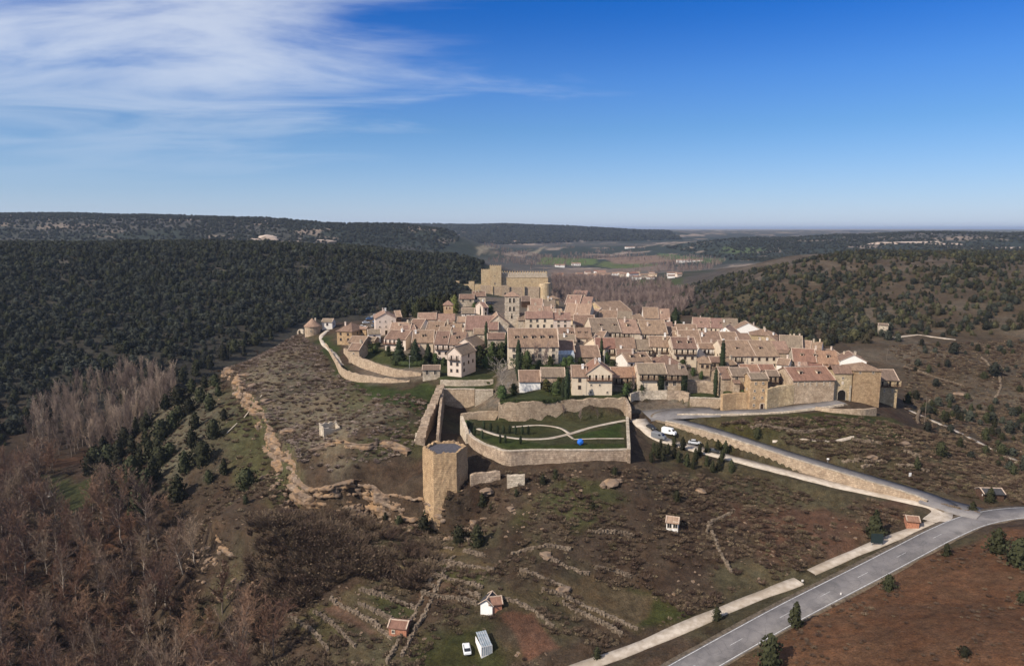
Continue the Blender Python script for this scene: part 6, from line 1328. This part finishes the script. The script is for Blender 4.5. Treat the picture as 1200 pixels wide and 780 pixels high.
def car(label, loc, rz, color, kind='car', group=None):
    o = empty('parked_car' if kind == 'car' else 'parked_van', loc, rz); tag(o, label, 'car' if kind == 'car' else 'van', group)
    def ring(w, z0, z1, t=.12): return [(-w+t, z0), (w-t, z0), (w, z0+.15), (w, z1-.15), (w-t, z1), (-w+t, z1), (-w, z1-.15), (-w, z0+.15)]
    if kind == 'car':
        loft([(-2.1, ring(.74, .4, .8)), (-1.95, ring(.84, .25, .92)), (-.9, ring(.87, .2, .98)), (.9, ring(.87, .2, .95)), (1.8, ring(.84, .22, .82)), (2.1, ring(.72, .35, .65))]).obj('body', M[color], o)
        loft([(-1.75, [(-.7, .9), (.7, .9), (.68, .93), (-.68, .93)]), (-1.1, [(-.74, .9), (.74, .9), (.58, 1.42), (-.58, 1.42)]), (.25, [(-.74, .9), (.74, .9), (.58, 1.44), (-.58, 1.44)]), (1.05, [(-.74, .88), (.74, .88), (.7, .93), (-.7, .93)])]).obj('windows', M['pane'], o)
        rp = MB(); rp.add([(-1.15,-.6,1.4),(.3,-.6,1.42),(.3,.6,1.42),(-1.15,.6,1.4),(-1.1,-.56,1.47),(.2,-.56,1.49),(.2,.56,1.49),(-1.1,.56,1.47)], [(4,5,6,7),(0,1,5,4),(1,2,6,5),(2,3,7,6),(3,0,4,7),(3,2,1,0)]); rp.obj('roof_panel', M[color], o); xs = (-1.25, 1.3); f = 2.06; wv = .76; lz = .62
    else:
        loft([(-2.5, ring(.9, .35, 2.2)), (-2.4, ring(.95, .3, 2.3)), (1.1, ring(.95, .3, 2.3)), (1.75, ring(.93, .3, 1.5)), (2.4, ring(.88, .3, 1.1)), (2.5, ring(.8, .4, .9))]).obj('body', M[color], o)
        loft([(1.12, [(-.82, 1.35), (.82, 1.35), (.8, 2.18), (-.8, 2.18)]), (1.2, [(-.84, 1.3), (.84, 1.3), (.8, 2.15), (-.8, 2.15)]), (1.85, [(-.84, 1.3), (.84, 1.3), (.8, 1.45), (-.8, 1.45)])]).obj('windscreen', M['pane'], o)
        sw = MB(); sw.box(.2, 1.0, -.97, .97, 1.35, 1.95); sw.obj('side_window', M['pane'], o); xs = (-1.6, 1.6); f = 2.46; wv = .84; lz = .75
    for x in xs:
        for y in (-wv, wv): link('wheel', WHEEL, o, (x, y, .31))
    for y in (-.55, .55): link('headlight', LAMP, o, (f, y, lz))
    return o
def on_line(px, py, line, side=0.0, flip=False):
    P = G(px, py); L = [Vector(p) for p in line]; i = min(range(1, len(L)-1), key=lambda k: (L[k]-P).to_2d().length); t = (L[i+1]-L[i-1]).normalized(); q = P.copy(); d, s_, z, _ = seg_dist(np.array([P.x]), np.array([P.y]), [tuple(v) for v in L])
    q.z = float(z[0])+.06; return q, math.atan2(t.y, t.x)+(math.pi if flip else 0)
GV = 'vehicles along the gravel road'
for px, py, kind, c, fl, l in ((772,515,'van','paint_grey',False,'grey van in the row on the gravel road by the bend'),(784,509.5,'van','paint_white',False,'white camper van beside the grey van on the gravel road'),(814,521,'car','paint_silver',False,'silver car parked below the orange retaining wall'),(763,503,'car','paint_black',False,'dark car nearest the road bend on the gravel road'),(836,531,'car','paint_black',False,'black car behind the young pines on the gravel road'),(1034,577,'car','paint_black',False,'black car parked far down the gravel road near the junction')):
    q, a = on_line(px, py, ROAD_LOW, 0, fl); car(l, q, a, c, kind, GV)
GC = 'cars in the western car park'
for px, py, c, a, l in ((425,384,'paint_white',20,'white car at the near left corner of the western car park'),(429,379,'paint_silver',25,'silver car behind the white one in the western car park'),(433,374.5,'paint_blue',25,'blue car on the outer row of the western car park'),(437,371.5,'paint_white',25,'white car on the outer row beside the blue car'),(440,369,'paint_silver',25,'silver car last on the outer row of the western car park'),(437,383,'paint_grey',110,'grey car against the white house in the western car park'),(439,378,'paint_blue',110,'blue car against the tall white gabled house')):
    P = G(px, py); P.z += .05; car(l, P, R(a), c, 'car', GC)
P = G(547, 762); car('small white car parked on the grass among the garden plots', P, R(100), 'paint_white')
P = G(575, 357); car('dark car standing in the square before the castle', P, R(10), 'paint_black')

# ------------------------------------------------------------------ small buildings outside the walls
HF('small white hut with pink roof and two dark doors alone on the slope', 779,796,606,611.5,622, yaw=-14, pitch=26, wall='render_white', roof='tile_pink', rows=1, cols=2, win='l', chim=0, name='hut', cat='hut', group=None, sidewin=False)
HF('lone pale cube shaped hut on the far right hillside', 1027,1042,379,381,393, yaw=-20, pitch=8, wall='stone_pale', roof='tile_grey', rows=1, cols=1, win='s', chim=0, name='hut', cat='hut', group=None)
HF('small brick red shelter where the gravel path meets the junction', 1062,1077,606.5,610,620, yaw=-20, pitch=22, wall='brick_red', roof='tile_red', rows=0, chim=0, name='shelter', cat='shelter', group=None)
HG('little garden shed with white front and dark open roof beside the red brown plot', 563,577,703,708,720, 4, yaw=-18, wall='render_white', roof='slate_dark', rows=0, chim=0, name='garden_shed', cat='shed', group=None)
HF('brick lean-to behind the white fronted garden shed', 574,588,707,710,717, yaw=10, wall='brick_red', roof='tile_red', rows=0, chim=0, name='garden_shed', cat='shed', group=None)
HF('low red shed at the end of the narrow brown plot', 454,478,730,735,745, yaw=-8, wall='brick_red', roof='tile_red', rows=1, cols=2, win='s', chim=0, name='garden_shed', cat='shed', group=None)
HF('dark open shelter by the junction under the trees', 1152,1176,572,578,587, yaw=-6, wall='wood_dark', roof='slate_dark', rows=0, chim=0, name='shelter', cat='shelter', group=None)
def glasshouse(label, x0, x1, yr, ye, yb, yaw=0):
    xc = (x0+x1)/2; B = G(xc, yb); s = scale_at(B); w = (x1-x0)*s; h = zat(xc, ye, B.y)-B.z; d = 4.5; hr = h+1.0; o = empty('glasshouse', (B.x, B.y+d/2, B.z), R(yaw)); tag(o, label, 'glasshouse')
    n = 5
    for i in range(n):
        xa, xb = -w/2+w*i/n+.05, -w/2+w*(i+1)/n-.05
        p = MB(); p.box(xa, xb, -d/2, -d/2+.04, .3, h-.1); p.obj('pane', M['pane_pale'], o)
        p = MB(); p.add([(xa,-d/2,h),(xb,-d/2,h),(xb,d/2,hr),(xa,d/2,hr),(xa,-d/2,h+.05),(xb,-d/2,h+.05),(xb,d/2,hr+.05),(xa,d/2,hr+.05)], [(3,2,1,0),(4,5,6,7),(0,1,5,4),(1,2,6,5),(2,3,7,6),(3,0,4,7)]); p.obj('roof_pane', M['pane_pale'], o)
    f = MB()
    for i in range(n+1): xx = -w/2+w*i/n; f.box(xx-.05, xx+.05, -d/2-.03, -d/2+.07, -1, h)
    f.box(-w/2, w/2, -d/2-.03, -d/2+.06, -1, .3); f.box(-w/2, w/2, -d/2-.03, -d/2+.06, h-.1, h-.01)
    for sx in (-1, 1): f.box(sx*w/2-.05, sx*w/2+.05, -d/2+.1, d/2, -1, h)
    f.obj('frame', M['render_white'], o); return o
glasshouse('glass conservatory with white frame right of the mansion', 653, 673, 411, 415, 426)
glasshouse('small grey greenhouse among the garden plots near the white car', 560, 573, 751, 757, 769, 20)
# roofless ruin on the spur
P = G(387, 507); ru = empty('ruined_house', P, R(35)); tag(ru, 'roofless pale stone ruin alone on the scrubby spur', 'ruin')
for (x0, x1, y0, y1, h0, h1) in ((-3, 3, -2.2, -1.7, 2.6, 1.6), (-3, 3, 1.7, 2.2, 3.4, 3.0), (-3, -2.5, -1.69, 1.69, 2.8, 3.2), (2.5, 3, -1.69, 1.69, 1.8, 2.8)):
    mb = MB(); n = 6; lx = x1-x0 > y1-y0; vs = []
    rr = random.Random(int(x0*7+y0*3))
    for i in range(n+1):
        t = i/n; h = h0+(h1-h0)*t+rr.uniform(-.35, .3)
        a = [(x0+(x1-x0)*t, y0), (x0+(x1-x0)*t, y1)] if lx else [(x0, y0+(y1-y0)*t), (x1, y0+(y1-y0)*t)]
        vs += [(*a[0], -1.5), (*a[0], h), (*a[1], h), (*a[1], -1.5)]
    fs = [(i*4+k, i*4+k+1, i*4+k+5, i*4+k+4) for i in range(n) for k in range(3)]+[(0,1,2,3),(n*4+3,n*4+2,n*4+1,n*4)]
    mb.add(vs, fs); mb.obj('wall', M['stone_pale'], ru)
# open tiled shelter on the west wall
HF('open tiled shelter on the west wall at the head of the ruined wall', 495,516,428,433,445, wall='stone_pale', roof='tile_grey', rows=1, cols=2, win='l', chim=0, name='shelter', cat='shelter', group=None)
# blue round thing on the lawn, signs, poles
P = W(680, 521, -.8); bm = bmesh.new(); bmesh.ops.create_icosphere(bm, subdivisions=3, radius=1.0)
for v in bm.verts: v.co *= 1+.07*math.sin(5*v.co.x+2)*math.sin(6*v.co.z)+.05*math.sin(9*v.co.y); v.co.z = max(v.co.z, -.95)
me = bpy.data.meshes.new('garden_ball'); bm.to_mesh(me); bm.free(); me.materials.append(M['plastic_blue']); o = link('garden_ball', me, None, (P.x, P.y, P.z+.95)); tag(o, 'round bright blue object standing on the garden lawn', 'ball')
P = G(1027, 640); sg = empty('sign_board', P, R(-8)); tag(sg, 'dark green information panel on two posts beside the gravel path', 'sign')
mb = MB(); mb.box(-1.5, 1.5, -.05, .05, 1.0, 3.6); mb.obj('panel', M['panel_green'], sg)
for x in (-1.2, 1.2): mb = MB(); mb.box(x-.07, x+.07, .06, .2, -.6, 3.4); mb.obj('post', M['metal_grey'], sg)
def small_sign(label, px, py, w, h, z, mat):
    P = G(px, py); o = empty('road_sign', P, R(random.uniform(-15, 15))); tag(o, label, 'sign', 'small signs by the road'); mb = MB(); mb.box(-.04, .04, -.04, .04, -.5, z+h*.8); mb.obj('post', M['metal_grey'], o); mb = MB(); mb.box(-w/2, w/2, -.1, -.05, z, z+h); mb.obj('plate', M[mat], o)
small_sign('small white sign at the edge of the junction', 1152, 586, .9, .6, 1.4, 'render_white'); small_sign('little white notice on the verge above the upper road', 970, 541, .7, .5, .8, 'render_white'); small_sign('white plate on a post below the dry walls above the upper road', 1066, 560, .9, 1.2, .6, 'render_white'); small_sign('round pale marker at the end of the gravel path gap', 940, 683, .5, .5, .5, 'render_white'); small_sign('white marker post on the edge of the brown field', 985, 698, .3, .5, .4, 'render_white')
def pole(label, px, py, hpx, lamp=False):
    P = G(px, py); h = hpx*scale_at(P); o = empty('street_lamp' if lamp else 'utility_pole', P); tag(o, label, 'lamp' if lamp else 'pole', 'poles and lamps'); V, F = [], []; tube(V, F, np.array([0, 0, -.6]), np.array([0, 0, h]), .11, .07, 6); link('shaft', np_mesh('shaft', np.array(V), np.array(F), M['bark_grey'] if not lamp else M['metal_grey']), o)
    mb = MB(); (mb.box(-.9, .9, -.06, .06, h-.7, h-.55) if not lamp else mb.box(-.1, .8, -.12, .12, h, h+.14)); mb.obj('crossarm' if not lamp else 'lamp_head', M['bark_grey'] if not lamp else M['metal_grey'], o)
pole('wooden utility pole on the flank right of the gate', 1083, 500, 36); pole('utility pole on the terraces below the cube hut', 1039, 422, 14); pole('street lamp by the western lawn', 480, 431, 14, True); pole('lamp post before the red roofed gallery house', 708, 428, 16, True)
# leaning pale beam lying on the spur rim
for (a, b, l) in (((286,490),(307,464),'long pale beam lying down the rim of the spur'),((266,508),(278,497),'shorter pale beam lower on the western slope')):
    A, B_ = G(*a), G(*b); V, F = [], []; tube(V, F, np.array([0, 0, .3]), np.array(B_-A)+np.array([0, 0, .5]), .22, .2, 5); tag(link('beam', np_mesh('beam', np.array(V), np.array(F), M['trim_pale']), None, A), l, 'beam')

# ------------------------------------------------------------------ the village in the valley and pale crags far off
fm = MB(); fm.box(-6, 6, -4, 4, -3, 4.5); fm.add([(-6,-4,4.49),(6,-4,4.49),(6,4,4.49),(-6,4,4.49),(-6,0,6.4),(6,0,6.4)], [(0,4,3),(1,2,5)])
rm = MB(); gable_roof(rm, 12, 8, 4.5, 6.5); FW = [fm.mesh('wall', M[k]) for k in ('render_white', 'cream', 'pink')]; FRf = [rm.mesh('roof', M[k]) for k in ('tile_pink', 'tile_red', 'tile_brown')]
rr = random.Random(5); spots = []
for i in range(46):
    t = rr.random(); px = 648+t*150; py = 327-6*abs(math.sin(t*3.1))*rr.random()-(2 if px > 770 else 0)+rr.uniform(-2, 1.5); P = G(px, py)
    if any((P-q).length < 12 for q in spots): continue
    spots.append(P); o = empty('house', P, rr.uniform(-.5, .5)); s = rr.uniform(.7, 1.3); o.scale = (s*rr.uniform(.8, 1.6), s, s); tag(o, 'tiny pale house of the distant village in the valley', 'house', 'houses of the valley village'); link('wall', rr.choice(FW), o); link('roof', rr.choice(FRf), o)
for px, py, w, l in ((656,313,1.0,'white farmhouse in the fields left of the valley road'),(675,311,1.0,'small white farm in the middle of the fields'),(738,291,1.6,'long white farm shed far across the valley'),(808,307,3.0,'long white shed at the far edge of the green fields'),(605,284,1.4,'pale far farm above the valley')):
    P = G(px, py); o = empty('house', P, .1); o.scale = (2*w, 1.2, 1.2); tag(o, l, 'house', 'farms of the far valley'); link('wall', FW[0], o); link('roof', FRf[0], o)
pr = Mat('rock_pale', .95, .1); pr.color(pr.mix(pr.rng(pr.noise(.08, 5, .7), .4, .6, 0, 1), (.5, .4, .33), (.32, .25, .2))); pr.bump(pr.noise(.2, 6), 1, 3); M['rock_pale'] = pr.m
cm = [m.copy() for m in BM_[:3]]
for m in cm: m.materials[0] = M['rock_pale']
for px, py, w, h, l in ((318,281,26,22,'pale pinkish crag standing out on the far ridge'),(300,281,16,8,'low pale crag left of the pinkish one'),(228,286,20,14,'white crag in the middle of the far ridge'),(244,289,26,8,'broken white crag below the far ridge'),(150,290,36,6,'low pale rock band at the foot of the far ridge'),(380,283,36,7,'pale rock band right of the pinkish crag'),(1040,286,70,9,'pink rock band on the far right mesa'),(1075,285,80,10,'longer pink rock band on the far right mesa'),(1105,287,60,9,'pink rock band at the right end of the mesa'),(1180,291,80,6,'pale rock band below the far right mesa')):
    P = G(px, py, tmin=900); o = link('crag', cm[int(px) % 3], None, P, 0); o.scale = (w, 14, h); tag(o, l, 'rock', 'crags on the far ridges')

# ------------------------------------------------------------------ painted lines and garden paths
def strip(line, off, hw, lift=.11, i0=0, i1=None, name='road_line'):
    L = offset_line(line, off)[i0:i1]; mb = MB(); vs = []
    for i, p in enumerate(L):
        t = L[min(i+1, len(L)-1)]-L[max(i-1, 0)]; t.z = 0; t.normalize(); s = Vector((t.y, -t.x, 0)); vs += [p-s*hw+Vector((0, 0, lift)), p+s*hw+Vector((0, 0, lift))]
    mb.add(vs, [(2*i, 2*i+1, 2*i+3, 2*i+2) for i in range(len(L)-1)]); return tag(mb.obj(name, M['road_paint']), kind='structure')
def dense(line, step=1.5):
    out = [Vector(line[0])]
    for a, b in zip(line[:-1], line[1:]):
        a, b = Vector(a), Vector(b); n = max(1, int((b-a).length/step)); out += [a.lerp(b, (k+1)/n) for k in range(n)]
    return out
DM = dense(ROAD_MAIN, 1.0)
strip(DM, -3.2, .09, .085); strip(DM, 3.2, .09, .085)
for i in range(4, len(DM)-40, 12): strip(DM, 0, .05, .105, i, i+4)
gp = lambda l: [W(a, b, -.8) for a, b in l]
ribbon('garden_path', smooth_line(gp([(560,502),(585,510),(612,514),(642,513.5),(668,508),(695,500),(733,492)])), .8, M['gravel'], .05, .3)
ribbon('garden_path', smooth_line(gp([(600,500),(632,498),(655,501),(668,508)])), .6, M['gravel'], .06, .3)
ribbon('garden_path', gp([(664,508),(672,514)]), .5, M['gravel'], .07, .3)
ribbon('garden_path', gp([(672,514.5),(700,513.5),(731,513.5)]), .35, M['gravel'], .05, .3)
ribbon('footpath', smooth_line([G(*q) for q in ((384,387),(377,394),(379,402),(388,411),(396,420),(401,428))]), 1.3, M['gravel'], .15, .6)
for l, w_ in (([(44,563),(52,572),(60,582)], 1.2), ([(1060,478),(1110,500),(1160,525),(1200,545)], 1.3), ([(905,516),(940,514),(975,517),(1000,511)], .5), ([(1040,396),(1075,392),(1120,398)], 1.2)):
    ribbon('track', dense([G(*q) for q in l], 4), w_, M['gravel'], .12, .6)
ribbon('road', APRON, 6.2, M['asphalt'], .05, .4)
ribbon('road', APRON2, 4.8, M['asphalt'], .075, .4)

# ------------------------------------------------------------------ the air over the valley
hm = bpy.data.materials.new('haze'); hm.use_nodes = True
hm.node_tree.nodes.clear()
ho = hm.node_tree.nodes.new('ShaderNodeOutputMaterial'); hv = hm.node_tree.nodes.new('ShaderNodeVolumePrincipled')
hv.inputs['Density'].default_value = 5e-5; hv.inputs['Color'].default_value = (.62, .74, .95, 1); hv.inputs['Anisotropy'].default_value = 0.2
hm.node_tree.links.new(hv.outputs[0], ho.inputs['Volume'])
hb = MB(); hb.box(-82000, 82000, -600, 46500, float(GZ.min())-1.5, max(float(GZ.max())+12, CAM_H+12))
haze = tag(hb.obj('haze', hm), kind='stuff')
